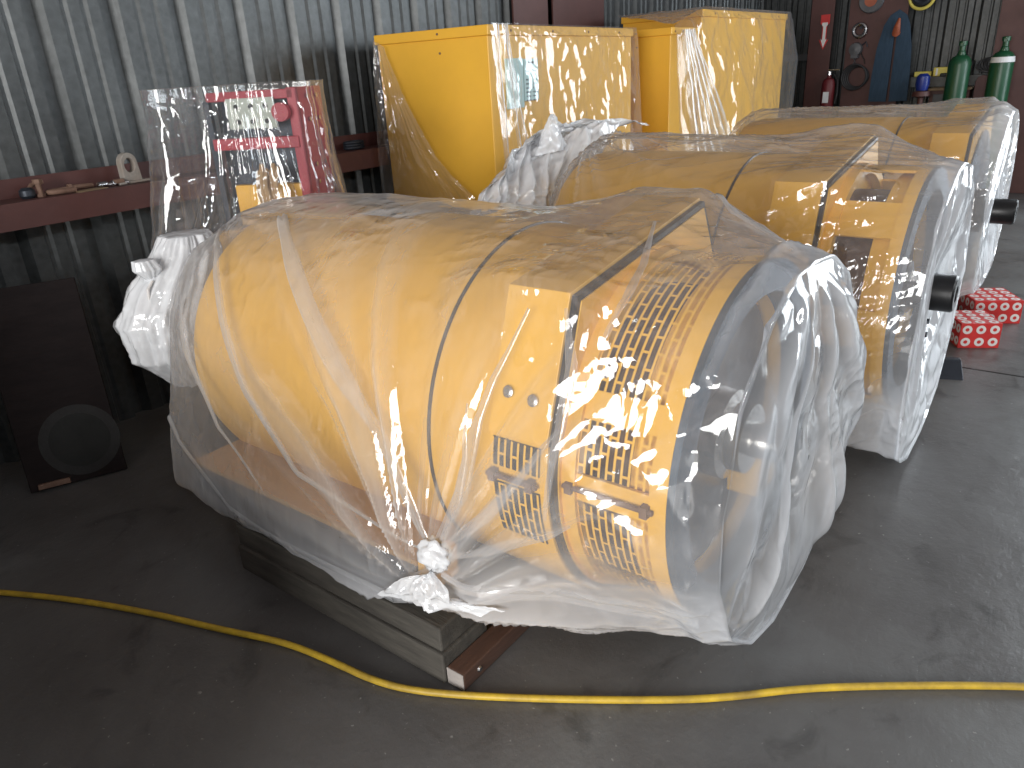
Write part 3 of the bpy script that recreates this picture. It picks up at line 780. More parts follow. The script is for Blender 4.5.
# ------------------------------------------------------------------ yellow cabinets
def cabinet(name, label, loc, rotz, boxes, lip=.055):
    """sheet-metal cabinet: boxes = [(x0,x1,depth,top)], origin at the near left corner on the floor"""
    t = thing(name, label, 'cabinet', loc, rotz)
    for (x0, x1, d, h) in boxes:
        MB().box2((x0+.012, .012, .10), (x1-.012, d-.012, h-lip)).build('body', 'yellow_paint', t, .004)
        m = MB(); m.box2((x0, 0, h-lip), (x1, d, h)); m.build('lid', 'yellow_paint', t, .004)
        MB().box2((x0+.04, .04, 0), (x1-.04, d-.04, .10)).build('plinth', 'channel_grey', t)
        for k in range(4):
            x = x0+(x1-x0)*(.12+.25*k)
            MB().lathe([(.007, 0), (.007, -.004), (0, -.005)], axis='y', n=8).build('rivet', 'rust_iron', t, loc=(x, 0, h-lip*.55))
        for k in range(2):
            MB().lathe([(.007, 0), (.007, -.004), (0, -.005)], axis='x', n=8).build('rivet', 'rust_iron', t, loc=(x0+(.012 if k else 0), d*.42, h-(.13 if k else .027)))
    return t
CB1 = cabinet('control_cabinet', 'large yellow cabinet with two pale label sheets, left of the other cabinet', (3.60, 2.88, 0), math.radians(5), [(0, 2.02, .85, 1.90)])
CB2 = cabinet('control_cabinet', 'stepped yellow cabinet behind and right of the one with label sheets', (5.95, 2.90, 0), 0, [(0, .57, .74, 1.90), (.58, 2.72, .78, 2.04)])
def label_sheet(parent, x0, x1, z0, z1, lines, lab):
    o = MB().box2((x0, -.004, z0), (x1, .011, z1)).build('label_sheet', 'pale_label', parent); o['label'] = lab
    m = MB()
    if lines: m.box2((x0+.05, -.0055, z1-.028), (x1-.05, -.0035, z1-.016))
    rr = random.Random(5)
    for k in range(lines):
        z = z1-.075-k*.024
        if k < 1 or (k > 1 and k < 8):
            for a, b in ((x0+.02, (x0+x1)/2-.012), ((x0+x1)/2+.016, x1-.02)):
                q = a
                while q < b-.006:
                    wd = rr.uniform(.008, .022); m.box2((q, -.0055, z), (min(q+wd, b), -.0035, z+.008)); q += wd+.006
    if lines: m.build('printed_lines', 'ink', o)
label_sheet(CB1, .175, .355, 1.44, 1.72, 0, 'blank pale blue sheet')
label_sheet(CB1, .365, .535, 1.475, 1.715, 9, 'pale blue sheet with printed lines')

def cabinet_film_one():
    t = CB1; 
    R = Matrix.Rotation(math.radians(5), 3, 'Z'); O = Vector((3.60, 2.88, 0))
    W = lambda x, y, z: tuple(R @ Vector((x, y, z))+O)
    e = -.02
    front = [[W(-.015, e, 1.906), W(.5, e, 1.906), (W(1.0, e, 1.906)), W(1.55, e, 1.906), W(2.03, e, 1.905)],
             [W(-.02, e-.01, 1.83), W(.5, e-.01, 1.83), W(1.0, e-.01, 1.83), W(1.55, e-.01, 1.83), W(2.04, e-.01, 1.83)],
             [W(-.01, e-.03, 1.4), W(.45, e-.02, 1.4), W(1.0, e-.01, 1.4), W(1.55, e-.02, 1.4), W(2.03, e-.04, 1.4)],
             [W(-.01, e-.06, .95), W(.45, e-.07, .95), W(1.0, e-.06, .95), W(1.5, e-.06, .95), W(2.0, e-.08, .95)],
             [W(.0, e-.05, .5), W(.45, e-.09, .5), W(1.0, e-.1, .5), W(1.5, e-.1, .5), W(2.0, e-.1, .5)]]
    o = sheet('plastic_sheet', front, 'film_box', None, 110, 150, .030, (5, 8), 11, .010, (1.2, 7), True)
    tag(o, 'crinkled clear plastic sheet over the yellow cabinet with label sheets', 'plastic sheet')
    # the part hanging over the left flank: a slack diagonal edge
    q = -.025
    left = [[W(q, .82, 1.87), W(q, .76, 1.84), W(q, .75, 1.82)],
            [W(q-.02, .84, 1.60), W(q-.02, .70, 1.56), W(q-.01, .60, 1.50)],
            [W(q-.03, .85, 1.25), W(q-.04, .58, 1.22), W(q-.02, .40, 1.18)],
            [W(q-.03, .85, .9), W(q-.05, .45, .92), W(q-.02, .13, .95)],
            [W(q-.03, .85, .5), W(q-.05, .4, .5), W(q-.02, -.02, .5)]]
    s2 = sheet('side_drape', left, 'film_milky', o, 60, 50, .02, (5, 5), 12, .03, (.8, 5))
    # pleats running down the near corner
    for k, (a, b, wd, yy) in enumerate(((-.01, -.01, .05, 0), (.07, .22, .035, 0), (.09, .34, .06, 0))):
        rows = []
        for i in range(8):
            f = i/7; x = a+(b-a)*f**1.2; z = 1.90-f*1.25
            w2 = wd*(.5+.8*f)
            if yy: rows.append([W(-.035, yy+.1*f-w2/2, z), W(-.05, yy+.1*f, z), W(-.035, yy+.1*f+w2/2, z)])
            else: rows.append([W(x-w2/2, e-.035-.05*f, z), W(x, e-.055-.05*f, z), W(x+w2/2, e-.035-.05*f, z)])
        sheet('fold', rows, 'film_fold', o, 40, 8, .012, (6, 1), 20+k)
cabinet_film_one()
def cabinet_film_two():
    x0, y0 = 5.95, 2.90
    W = lambda x, y, z: (x0+x, y0+y, z)
    front = [[W(.05, .0, 1.915), W(.56, .02, 2.06), W(1.2, -.02, 2.06), (W(2.0, -.02, 2.06)), W(2.75, -.02, 2.06)],
             [W(.02, -.03, 1.84), W(.55, -.02, 1.96), W(1.2, -.03, 1.96), W(2.0, -.03, 1.96), W(2.78, -.04, 1.96)],
             [W(.02, -.05, 1.5), W(.6, -.06, 1.6), W(1.2, -.08, 1.62), W(2.0, -.09, 1.6), W(2.85, -.10, 1.6)],
             [W(.05, -.07, 1.1), W(.7, -.09, 1.15), W(1.2, -.12, 1.15), W(2.0, -.12, 1.15), W(2.75, -.12, 1.15)],
             [W(.1, -.08, .7), W(.7, -.1, .7), W(1.2, -.13, .7), W(2.0, -.12, .7), W(2.6, -.1, .7)]]
    o = sheet('plastic_sheet', front, 'film_box', None, 90, 130, .045, (3, 6), 31, .03, (1.2, 7), True)
    tag(o, 'milky plastic sheet draped over the stepped yellow cabinet', 'plastic sheet')
    top = [[W(-.02, -.02, 1.93), W(.25, -.03, 1.99), W(.56, -.02, 2.065), W(1.5, -.02, 2.065), W(2.75, -.02, 2.065)],
           [W(.25, .4, 2.0), W(.4, .4, 2.03), W(.57, .4, 2.065), W(1.5, .4, 2.06), W(2.75, .4, 2.065)],
           [W(.55, .80, 2.05), W(.56, .8, 2.06), W(.57, .8, 2.065), W(1.5, .8, 2.065), W(2.75, .8, 2.065)]]
    sheet('top_drape', top, 'film_milky', o, 40, 60, .015, (4, 6), 33)
    for k in range(6):
        a = .08+.03*k; b = .18+.16*k; rows = []
        for i in range(7):
            f = i/6; rows.append([W(a+(b-a)*f-.03-.03*f, -.06-.10*f, 1.88-1.0*f), W(a+(b-a)*f, -.09-.12*f, 1.88-1.0*f), W(a+(b-a)*f+.03+.03*f, -.06-.10*f, 1.88-1.0*f)])
        sheet('fold', rows, 'film_fold', o, 30, 8, .015, (5, 1), 40+k)
cabinet_film_two()

# ------------------------------------------------------------------ red terminal frame behind the near generator, under its own bag
def red_frame():
    ang = math.atan2(.6, -.8)                        # direction of the broad face, away from the near corner
    t = thing('terminal_frame', 'red steel terminal frame with grey drilled plate under clear bag, left rear', 'terminal frame', (2.24, 2.90, 0), 0)
    L = Vector((-.48, .877, 0)); S = Vector((.877, .48, 0))
    R = Matrix((L, S, Vector((0, 0, 1)))).transposed()
    def bx(m, u0, u1, v0, v1, z0, z1):
        return m.box(R @ Vector(((u0+u1)/2, (v0+v1)/2, (z0+z1)/2)), (u1-u0, v1-v0, z1-z0), R)
    bx(bx(MB(), 0, .05, 0, .02, 1.02, 1.64), 0, .012, 0, .28, 1.02, 1.64).build('post', 'red_paint', t, .003)
    bx(MB(), .43, .46, 0, .03, 1.02, 1.60).build('post', 'dark_steel', t, .003)
    bx(MB(), .02, .44, .0, .03, 1.595, 1.635).build('top_bar', 'red_paint', t, .003)
    bx(MB(), .02, .44, -.01, .03, 1.385, 1.435).build('cross_bar', 'red_paint', t, .003)
    bx(MB(), .03, .45, .10, .13, 1.02, 1.62).build('back_panel', 'dark_steel', t)
    p = bx(MB(), .11, .34, -.012, .0, 1.475, 1.605).build('insulator_plate', 'glastic', t, .002); p['label'] = 'grey drilled insulator plate'
    for i in range(3):
        for j in range(2):
            m = MB(); c = R @ Vector((.15+.07*i, -.016, 1.505+.065*j))
            m.tube([c, c-S*.006], .011, 12); m.build('bolt', 'black_steel', p)
    m = MB(); c = R @ Vector((.075, -.02, 1.54)); m.tube([c+S*.01, c-S*.02], .04, 20); m.build('red_cap', 'red_paint', t)
    for k, z in enumerate((1.60, 1.50, 1.30, 1.22, 1.14)):
        for v in (.09, .20):
            m = MB(); c = R @ Vector((-.001, v, z)); m.tube([c, c-L*.010], .010, 8); m.build('bolt', 'chrome', t)
    bx(MB(), .06, .40, .04, .09, 1.03, 1.22).build('yellow_panel', 'yellow_paint', t, .004)
    # bundle of leads
    for k in range(6):
        m = MB(); pts = []
        for i in range(13):
            f = i/12; pts.append(R @ Vector((.14-.05*f+.015*k*math.cos(2*f), -.02-.10*math.sin(PI*f)-.008*k, 1.30-.30*f+.018*math.sin(k*2+f*5))))
        m.tube(pts, .011, 8); m.build('cable', 'rope_cable', t, smooth=True)
    # pedestal it stands on
    bx(MB(), -.02, .50, -.03, .32, .0, 1.02).build('pedestal', 'yellow_paint', t, .006)
    bx(MB(), .0, .44, -.06, .02, .85, 1.01).build('pedestal_shelf', 'yellow_paint', t, .004)
red_frame()

def loft_z(name, label, centre, sections, mat, dispf, nt=220, nz=160, cat='plastic cover', parent=None, cap=True):
    th = np.linspace(-PI, PI, nt, endpoint=False)
    zs = np.array([q[0] for q in sections]); cs = np.array([q[1] for q in sections])
    Rr = np.stack([poly_r(q[2], th) for q in sections])
    zz = np.linspace(zs[0], zs[-1], nz); o = np.argsort(zs)
    RR = np.stack([np.interp(zz, zs[o], Rr[o, k]) for k in range(nt)], 1)
    cxs = np.interp(zz, zs[o], cs[o, 0])[:, None]; cys = np.interp(zz, zs[o], cs[o, 1])[:, None]
    for _ in range(2):
        RR = (RR+np.roll(RR, 1, 1)+np.roll(RR, -1, 1))/3
    Z, T = np.meshgrid(zz, th, indexing='ij')
    RR = RR+dispf(Z, T)
    P = np.stack([cxs+RR*np.sin(T), cys+RR*np.cos(T), Z], -1)
    if cap:
        rows = []
        for k in range(14, 0, -1):
            q = 1-k/14.2; c = np.array([cs[0][0], cs[0][1], zs[0]+.004]); rows.append(c+(P[0]-c)*q)
        P = np.concatenate([np.stack(rows), P], 0)
    ob = grid_obj(name, P, mat, parent, None, True)
    if label: tag(ob, label, cat)
    return ob
def frame_bag():
    # polygons are (dx,dy) about the centre; corners follow the frame
    c0 = (2.09, 3.09)
    top = [(.17, -.22), (.44, -.03), (.20, .25), (-.38, .14), (-.37, .06)]
    top = hull2(top)
    mid = hull2([(.19, -.24), (.48, .0), (.15, .28), (-.40, .17), (-.38, .04), (-.1, -.12)])
    low = hull2([(.22, -.26), (.54, .02), (.15, .30), (-.46, .18), (-.46, .0), (-.2, -.20)])
    low2 = hull2([(.22, -.24), (.52, .04), (.12, .30), (-.44, .20), (-.48, -.06), (-.22, -.22)])
    def disp(Z, T):
        f = np.clip((1.66-Z)/.6, 0, 1)
        return (.010+.045*f)*ridge1(T*6+Z*.6, 71, 2, 4)+.012*ridge2(T*4, Z*8, 72, 3, 3)-.02*f
    o = loft_z('plastic_bag', 'clear plastic bag over the red steel frame behind the near generator', c0,
               [(1.665, c0, top), (1.60, c0, top), (1.30, c0, mid), (1.05, c0, low), (.92, (2.02, 3.06), low2)], 'film_thin', disp, cat='plastic bag')
    # the white swollen bag end low on the left, with its tied neck
    def d2(Z, T): return .035*ridge1(T*5+Z*2, 77, 2, 4)+.02*ridge2(T*4, Z*9, 78, 3, 3)
    circ = lambda a, b: [(a*math.sin(k*2*PI/20), b*math.cos(k*2*PI/20)) for k in range(20)]
    sub = loft_z('bag_end', None, (0, 0), [(1.10, (1.63, 3.0), circ(.07, .07)), (1.03, (1.62, 3.0), circ(.11, .10)), (.92, (1.56, 3.0), circ(.17, .13)), (.78, (1.50, 3.0), circ(.20, .15)), (.62, (1.50, 3.0), circ(.17, .14)), (.47, (1.54, 3.0), circ(.06, .06))], 'film_white', d2, 120, 80, parent=o)
    sub['label'] = 'white swollen end of the bag'
    nk = loft_z('tied_neck', None, (0, 0), [(1.04, (1.41, 2.95), circ(.035, .03)), (1.00, (1.42, 2.95), circ(.05, .04)), (.96, (1.43, 2.96), circ(.015, .015)), (.90, (1.44, 2.97), circ(.04, .035))], 'film_white', lambda Z, T: .012*ridge1(T*6, 79), 60, 30, parent=o)
    m = MB(); m.tube([(1.415, 2.93, .955), (1.385, 2.92, .93), (1.38, 2.92, .88), (1.395, 2.925, .83)], .006, 8); m.build('tie_string', 'white_paint', o, smooth=True)
frame_bag()

# ------------------------------------------------------------------ floor things
def hose():
    pts = [(.40, 3.20), (.48, 3.03), (.56, 2.89), (.70, 2.60), (.82, 2.29), (.92, 1.97), (.99, 1.78), (1.02, 1.59), (1.04, 1.39), (1.10, 1.235), (1.23, 1.01), (1.41, .73), (1.54, .55), (1.70, .38), (1.86, .16), (2.04, -.11), (2.16, -.33), (2.4, -.7)]
    cu = bpy.data.curves.new('air_hose', 'CURVE'); cu.dimensions = '3D'; sp = cu.splines.new('NURBS'); sp.points.add(len(pts)-1)
    for q, (x, y) in zip(sp.points, pts): q.co = (x-.02*0, y, .0115, 1)
    sp.use_endpoint_u = True; sp.order_u = 3; sp.resolution_u = 8; cu.bevel_depth = .0105; cu.bevel_resolution = 4
    tmp = bpy.data.objects.new('tmp', cu); C.objects.link(tmp)
    me = bpy.data.meshes.new_from_object(tmp.evaluated_get(bpy.context.evaluated_depsgraph_get()))
    bpy.data.objects.remove(tmp); me.name = 'air_hose'; me.materials.clear(); me.materials.append(MATS['hose_yellow'])
    me.polygons.foreach_set('use_smooth', [True]*len(me.polygons))
    o = bpy.data.objects.new('air_hose', me); C.objects.link(o)
    tag(o, 'yellow air hose snaking across the dark floor in front of the timber stack', 'hose')
hose()

def bearing_box(name, label, a, rotz, d):
    t = thing(name, label, 'box', a, rotz)
    MB().box((0, 0, d[2]/2), d).build('carton', 'box_red', t, .002)
    nx = max(2, round(d[0]/.072)); nz = max(1, round(d[2]/.064))
    def rings(face, n1, n2, L1, L2, place):
        for i in range(n1):
            for j in range(n2):
                m = MB().lathe([(.011, 0), (.026, 0), (.026, .0012), (.011, .0012)], axis='z', n=20, closed_prof=True)
                c, R = place((i+.5)/n1*L1-L1/2, (j+.5)/n2*L2)
                o = m.build('printed_ring', 'white_paint', t, loc=c); o.rotation_euler = R
    rings('front', nx, nz, d[0], d[2], lambda u, v: ((u, -d[1]/2, v), (PI/2, 0, 0)))
    ny = max(2, round(d[1]/.072))
    rings('side', ny, nz, d[1], d[2], lambda u, v: ((-d[0]/2, u, v), (0, -PI/2, 0)))
    rings('top', nx, ny, d[0], d[1], lambda u, v: ((u, v-d[1]/2, d[2]), (0, 0, 0)))
    return t
bearing_box('carton', 'red carton printed with white rings, nearer of the two on the floor', (4.98, .42, 0), math.radians(-62), (.22, .26, .15))
bearing_box('carton', 'red carton printed with white rings, farther one of the pair', (5.52, .40, 0), math.radians(-62), (.28, .30, .15))
def wedge():
    m = MB().prism([(-.13, 0), (.16, 0), (.14, .012), (.02, .075), (-.02, .075), (-.11, .012)], -.07, .07)
    o = m.build('floor_wedge', 'dark_steel', None, .004, loc=(4.40, .46, 0), rot=(0, 0, math.radians(20)))
    tag(o, 'dark grey sloping steel wedge on the floor below the right-hand generator', 'wedge')
wedge()

def unseen_locker():  # added out of view to block door light from the lower back wall
    t = thing('shade_locker', 'unseen dark steel locker by the back wall, added to shade the lower left wall', 'locker', (-.42, 3.38, 0))
    MB().box2((-.62, -.40, .06), (.62, .35, 1.35)).build('body', 'dark_steel', t, .01)
    MB().box2((-.64, -.42, 1.35), (.64, .36, 1.38)).build('top', 'dark_steel', t, .005)
    for x in (-.31, .31):
        d = MB().box2((x-.295, -.415, .09), (x+.295, -.40, 1.32)).build('door', 'dark_steel', t, .004)
        MB().box2((x-.22*(1 if x > 0 else -1)-.012, -.43, .66), (x-.22*(1 if x > 0 else -1)+.012, -.415, .80)).build('handle', 'channel_grey', d)
    MB().box2((-.58, -.36, 0), (.58, .36, .06)).build('plinth', 'black_steel', t)
unseen_locker()
def crate():  # added out of view, keeps door light off the left floor and generator foot
    t = thing('shade_crate', 'unseen weathered wooden crate left of the near generator, added to shade the floor there', 'crate', (-.62, 1.95, 0))
    MB().box2((-.48, -.75, .12), (.48, .75, .80)).build('box', 'grey_wood', t, .006)
    for z in (.16, .46, .76):
        MB().box2((.48, -.77, z-.045), (.50, .77, z+.045)).build('batten', 'brown_wood', t, .003)
        MB().box2((-.50, -.77, z-.045), (.50, -.75, z+.045)).build('batten', 'brown_wood', t, .003)
    for x in (-.4, 0, .4): MB().box2((x-.05, -.75, 0), (x+.05, .75, .12)).build('runner', 'brown_wood', t, .004)
crate()
def leaning_board():
    t = thing('steel_plate', 'dark rusty plate with a round mark leaning against the left wall', 'plate', (1.13, 3.50, 0), 0)
    R = Matrix.Rotation(math.radians(-24), 3, 'Z') @ Matrix.Rotation(math.radians(-14), 3, 'X')
    up = Vector((0, 0, .004))
    MB().box(R @ Vector((0, .0, .46))+up, (.40, .025, .92), R).build('plate', 'dark_board', t, .004)
    def disc(r0, r1, off, name, mat):
        m = MB(); n = 40; vs = []; fs = []
        for k in range(n):
            a = 2*PI*k/n
            for r in (r0, r1): vs.append(R @ Vector((.045+r*math.cos(a), -.0125-off, .19+r*math.sin(a)))+up)
        for k in range(n): fs.append((2*k, 2*k+1, 2*((k+1) % n)+1, 2*((k+1) % n)))
        if r0 < .001: pass
        m.add(vs, fs); return m.build(name, mat, t, solid=.001)
    disc(.0005, .125, .003, 'round_mark', 'disc_mark'); disc(.125, .165, .0015, 'chalky_halo', 'chalk_halo')
    MB().box(R @ Vector((-.10, -.02, .02))+up, (.13, .02, .025), R).build('wood_strip', 'rust_iron', t, .003)
leaning_board()

# ------------------------------------------------------------------ odds and ends on the left girt
GZ = 1.241
def girt_things():
    t = thing('lifting_lug', 'pale flame-cut lug bracket with a hole, standing on the girt', 'bracket', (1.88, 3.85, GZ), math.radians(8))
    n = 16; out = [(-.045, 0), (.055, 0)]+[(.05*math.cos(a)*.9-.0, .095+.05*math.sin(a)) for a in [PI*k/n for k in range(n+1)]]
    hole = [(.028*math.cos(2*PI*k/20), .085+.034*math.sin(2*PI*k/20)) for k in range(20)]
    bm = bmesh.new()
    loops = []
    for ring in (out, hole):
        vs = [bm.verts.new((x, -.02, z)) for x, z in ring]; loops.append([bm.edges.new((vs[i], vs[(i+1) % len(vs)])) for i in range(len(vs))])
    bmesh.ops.triangle_fill(bm, edges=loops[0]+loops[1], use_beauty=True)
    r = bmesh.ops.extrude_face_region(bm, geom=bm.faces[:])
    bmesh.ops.translate(bm, vec=(0, .04, 0), verts=[v for v in r['geom'] if isinstance(v, bmesh.types.BMVert)])
    bmesh.ops.recalc_face_normals(bm, faces=bm.faces)
    me = bpy.data.meshes.new('lug'); bm.to_mesh(me); bm.free(); me.materials.append(MATS['bracket_grey'])
    o = bpy.data.objects.new('lug', me); C.objects.link(o); o.parent = t; bv = o.modifiers.new('b', 'BEVEL'); bv.width = .003; bv.limit_method = 'ANGLE'
    MB().box2((-.085, -.035, 0), (.085, .035, .012)).build('foot_plate', 'bracket_grey', t, .004)
    m = MB(); m.box((-.08, -.02, .02), (.05, .03, .02)); m.build('slag_lump', 'rust_iron', t, .006)
    def tool(name, label, cat, x, y, build, mat, **k):
        m = MB(); build(m); o = m.build(name, mat, None, loc=(x, y, GZ), smooth=True, **k); tag(o, label, cat)
    # shackle, bolts, socket, chrome sockets
    ua = [(.05*math.cos(a), .032*math.sin(a), .013) for a in [PI*(.5+k/14) for k in range(15)]]
    tool('shackle', 'rusty u-shaped shackle lying on the girt', 'shackle', 1.53, 3.835, lambda m: m.tube([(.06, .032, .013)]+ua+[(.06, -.032, .013)], .012, 10), 'rust_iron')
    def bolt(m, L=.09, r=.011):
        m.tube([(0, 0, .018), (L, .0, .014)], r, 10); m.tube([(-.016, 0, .018), (.0, 0, .018)], .018, 6)
    tool('bolt', 'long dark bolt lying flat on the girt right of the shackle', 'bolt', 1.60, 3.87, lambda m: bolt(m, .10), 'rust_iron')
    tool('bolt', 'short dark bolt standing on its head left of the shackle', 'bolt', 1.445, 3.83, lambda m: (m.tube([(0, 0, 0), (0, 0, .014)], .02, 6), m.tube([(0, 0, .014), (0, 0, .075)], .012, 10), m.tube([(0, 0, .06), (0, 0, .078)], .02, 6)), 'rust_iron')
    tool('iron_lump', 'round dark iron lump at the left end of the girt clutter', 'scrap', 1.395, 3.84, lambda m: m.lathe([(0, 0), (.026, 0), (.034, .012), (.032, .035), (.02, .046), (0, .048)], axis='z', n=16), 'dark_steel')
    tool('iron_rod', 'bent rusty rod leaning behind the bolts', 'scrap', 1.42, 3.88, lambda m: m.tube([(-.02, 0, .012), (.02, .01, .05), (.07, .01, .06)], .011, 8), 'rust_iron')
    for k, (x, l) in enumerate(((1.70, 'left of the'), (1.765, 'next to the'))):
        def sk(m, k=k):
            m.tube([(0, 0, .014), (.045, .008, .014)], .0135, 14); m.tube([(.05, .012, .010), (.085, -.01, .010)], .009, 12)
        tool('chrome_fitting', 'shiny chrome fitting on the girt, %s lug bracket' % ('farther from the' if k == 0 else 'closest to the'), 'fitting', x, 3.82, sk, 'chrome')
    m = MB().box2((-.07, -.04, 0), (.07, .03, .003)).build('cardboard_scrap', 'cardboard', None, loc=(1.655, 3.81, GZ), rot=(0, 0, .15)); tag(m, 'flat scrap of card under the chrome fittings', 'scrap')
    # more clutter between the bag and the cabinet
    tool('coiled_strap', 'dark coil of cable on the girt between red frame and yellow cabinet', 'cable', 3.36, 3.85, lambda m: [m.tube([(.07*math.cos(a), .04*math.sin(a), .012+.016*k) for a in [2*PI*i/20 for i in range(20)]], .010, 8, closed=True) for k in range(3)], 'dark_steel')
girt_things()

# ------------------------------------------------------------------ far end of the shop
EX = 10.60
def end_wall_things():
    # arrow sign
    t = thing('arrow_sign', 'white and red down-arrow fire sign on the narrow column', 'sign', (EX, 3.07, 1.68))
    def pl(poly, off, name, mat):
        MB().prism(poly, -off, -off+.003, 'x').build(name, mat, t)
    arrow = [(-.055, .40), (-.055, .30), (-.028, .28), (-.028, .10), (-.06, .12), (0, 0), (.06, .12), (.028, .10), (.028, .28), (.055, .30), (.055, .40)]
    pl([(y*1.0, z) for y, z in arrow], .006, 'sign_face', 'box_red')
    pl([(y*.62, .022+z*.86) for y, z in arrow], .009, 'white_arrow', 'white_paint')
    pl([(-.042, .31), (.042, .31), (.042, .375), (-.042, .375)], .012, 'sign_head', 'box_red')
    # extinguisher
    t = thing('fire_extinguisher', 'red fire extinguisher hanging on the narrow column below the arrow sign', 'fire extinguisher', (EX-.09, 2.93, .92))
    MB().lathe([(0, 0), (.075, 0), (.08, .01), (.08, .36), (.06, .41), (.025, .43), (.025, .46), (0, .46)], axis='z', n=24).build('tank', 'dull_red', t, smooth=True)
    MB().lathe([(0, .46), (.03, .46), (.03, .50), (0, .50)], axis='z', n=14).box((0, -.05, .52), (.02, .14, .014)).build('valve', 'chrome', t)
    MB().box((-.079, 0, .2), (.006, .07, .13)).build('paper_band', 'white_label', t)
    MB().tube([(0, -.05, .47), (-.02, -.11, .40), (-.02, -.12, .25), (-.02, -.10, .12)], .011, 8).build('nozzle_hose', 'rubber_black', t, smooth=True)
    MB().box((.05, 0, .25), (.06, .10, .03)).build('wall_hook', 'dark_steel', t)
    # chain hoist and hook with cable coils
    def torus(R, r, n=28): 
        return MB().tube([(0, R*math.cos(2*PI*k/n), R*math.sin(2*PI*k/n)) for k in range(n)], r, 8, closed=True)
    t = thing('chain_hoist', 'grey chain hoist hanging between the two end columns', 'hoist', (EX-.05, 2.64, 1.60))
    torus(.07, .022).build('top_ring', 'chrome', t, loc=(0, 0, .27), smooth=True)
    MB().lathe([(0, -.06), (.07, -.05), (.08, 0), (.07, .05), (0, .06)], axis='x', n=18).box((0, 0, -.02), (.10, .08, .16)).build('gear_case', 'channel_grey', t, loc=(0, .02, .06), smooth=True)
    m = MB()
    for k in range(5): m.tube([(0, .02+.012*math.cos(a), -.02-.025*k+.017*math.sin(a)) if k % 2 else (.012*math.cos(a), .02, -.02-.025*k+.017*math.sin(a)) for a in [2*PI*i/8 for i in range(8)]], .004, 5, closed=True)
    m.build('chain', 'channel_grey', t)
    MB().tube([(0, -.02, .08), (0, -.09, .14), (0, -.11, .08)], .008, 6).build('hand_lever', 'dark_steel', t)
    MB().tube([(0, -.03, .05), (0, -.06, -.02), (0, -.09, -.06), (0, -.10, -.11)], .006, 6).build('control_wire', 'black_steel', t)
    MB().box((.055, .0, .3), (.025, .03, .03)).build('wall_hook', 'dark_steel', t)
    t = thing('cable_coil', 'black coil of cable hanging under the chain hoist', 'cable', (EX-.06, 2.60, 1.345))
    for k in range(4): torus(.12+.008*k, .012).build('turn', 'rubber_black', t, loc=(-.02*k, .01*k, 0), smooth=True)
    MB().box((.05, 0, .12), (.055, .02, .02)).build('wall_hook', 'dark_steel', t)
    t = thing('pulley_block', 'round pulley with an orange centre high on the broad column', 'pulley', (EX-.03, 2.55, 2.19))
    MB().lathe([(.07, -.03), (.13, -.03), (.14, -.015), (.125, 0), (.14, .015), (.13, .03), (.07, .03)], axis='x', n=30, closed_prof=True).build('wheel', 'channel_grey', t, smooth=True)
    MB().lathe([(0, -.035), (.07, -.035), (.07, .035), (0, .035)], axis='x', n=20).build('hub', 'orange_paint', t, smooth=True)
    t = thing('hook_shackle', 'large pale hook hanging high right of the blue sling', 'hook', (EX-.03, 2.0, 2.18))
    MB().tube([(0, .13*math.cos(a), .13*math.sin(a)) for a in [PI*(1.0+k/16*1.05) for k in range(17)]], .018, 8).build('hook', 'tool_yellow', t, smooth=True)
    MB().tube([(0, .09*math.cos(a), .02+.09*math.sin(a)) for a in [PI*(.8+k/16*1.3) for k in range(17)]], .035, 8).build('block', 'dark_steel', t, smooth=True)
    # blue sling: two flat falls over a hook
    t = thing('lifting_sling', 'blue lifting sling hung in a loop on the broad column', 'sling', (EX-.02, 2.22, 1.05))
    m = MB(); path = [(-.125, 0), (-.12, .3), (-.11, .6), (-.085, .84), (-.05, .93), (0, .97), (.045, .93), (.07, .84), (.095, .6), (.105, .3), (.11, 0)]
    wd = [.25, .25, .22, .16, .12, .11, .12, .16, .22, .25, .25]
    for sgn in (0,):
        vs = []; fs = []
        for k, ((y, z), ww) in enumerate(zip(path, wd)):
            a = path[max(0, k-1)]; b = path[min(len(path)-1, k+1)]; tx, tz = b[0]-a[0], b[1]-a[1]; L = math.hypot(tx, tz); nx, nz = -tz/L, tx/L
            for s1 in (-.5, 0, .5):
                for dx in (-.018, .018): vs.append((-.03+dx*(1 if s1 == 0 else .6), -(y+nx*s1*ww*.8), z+nz*s1*ww*.8))
        n = 6
        for k in range(len(path)-1):
            o = k*n; q = o+n
            for a, b in ((0, 2), (2, 4)): fs.append((o+a, o+b, q+b, q+a)); fs.append((o+a+1, q+a+1, q+b+1, o+b+1))
            fs.append((o, q, q+1, o+1)); fs.append((o+4, o+5, q+5, q+4))
        m.add(vs, fs)
    m.build('webbing', 'sling_blue', t, smooth=True)
    MB().tube([(.0, 0, .78), (-.06, 0, .76), (-.09, -.01, .83), (-.07, -.02, .92)], [.05, .045, .035, .012], 10).build('hook', 'orange_paint', t, smooth=True)
    t = MB().box((0, 0, 0), (.004, .09, .17)).build('paper_notice', 'white_label', None, loc=(EX+.012, 2.335, 1.38)); tag(t, 'small white paper notice left of the blue sling', 'notice')
    # shelf clutter
    t = thing('tool_case', 'yellow cased tool lying on the far shelf left of the gas cylinders', 'tool', (10.86, 1.79, 1.306))
    MB().box2((-.06, -.16, 0), (.06, .02, .10)).build('case', 'tool_yellow', t, .01); MB().box2((-.062, -.03, .01), (.05, -.01, .09)).build('band', 'white_label', t)
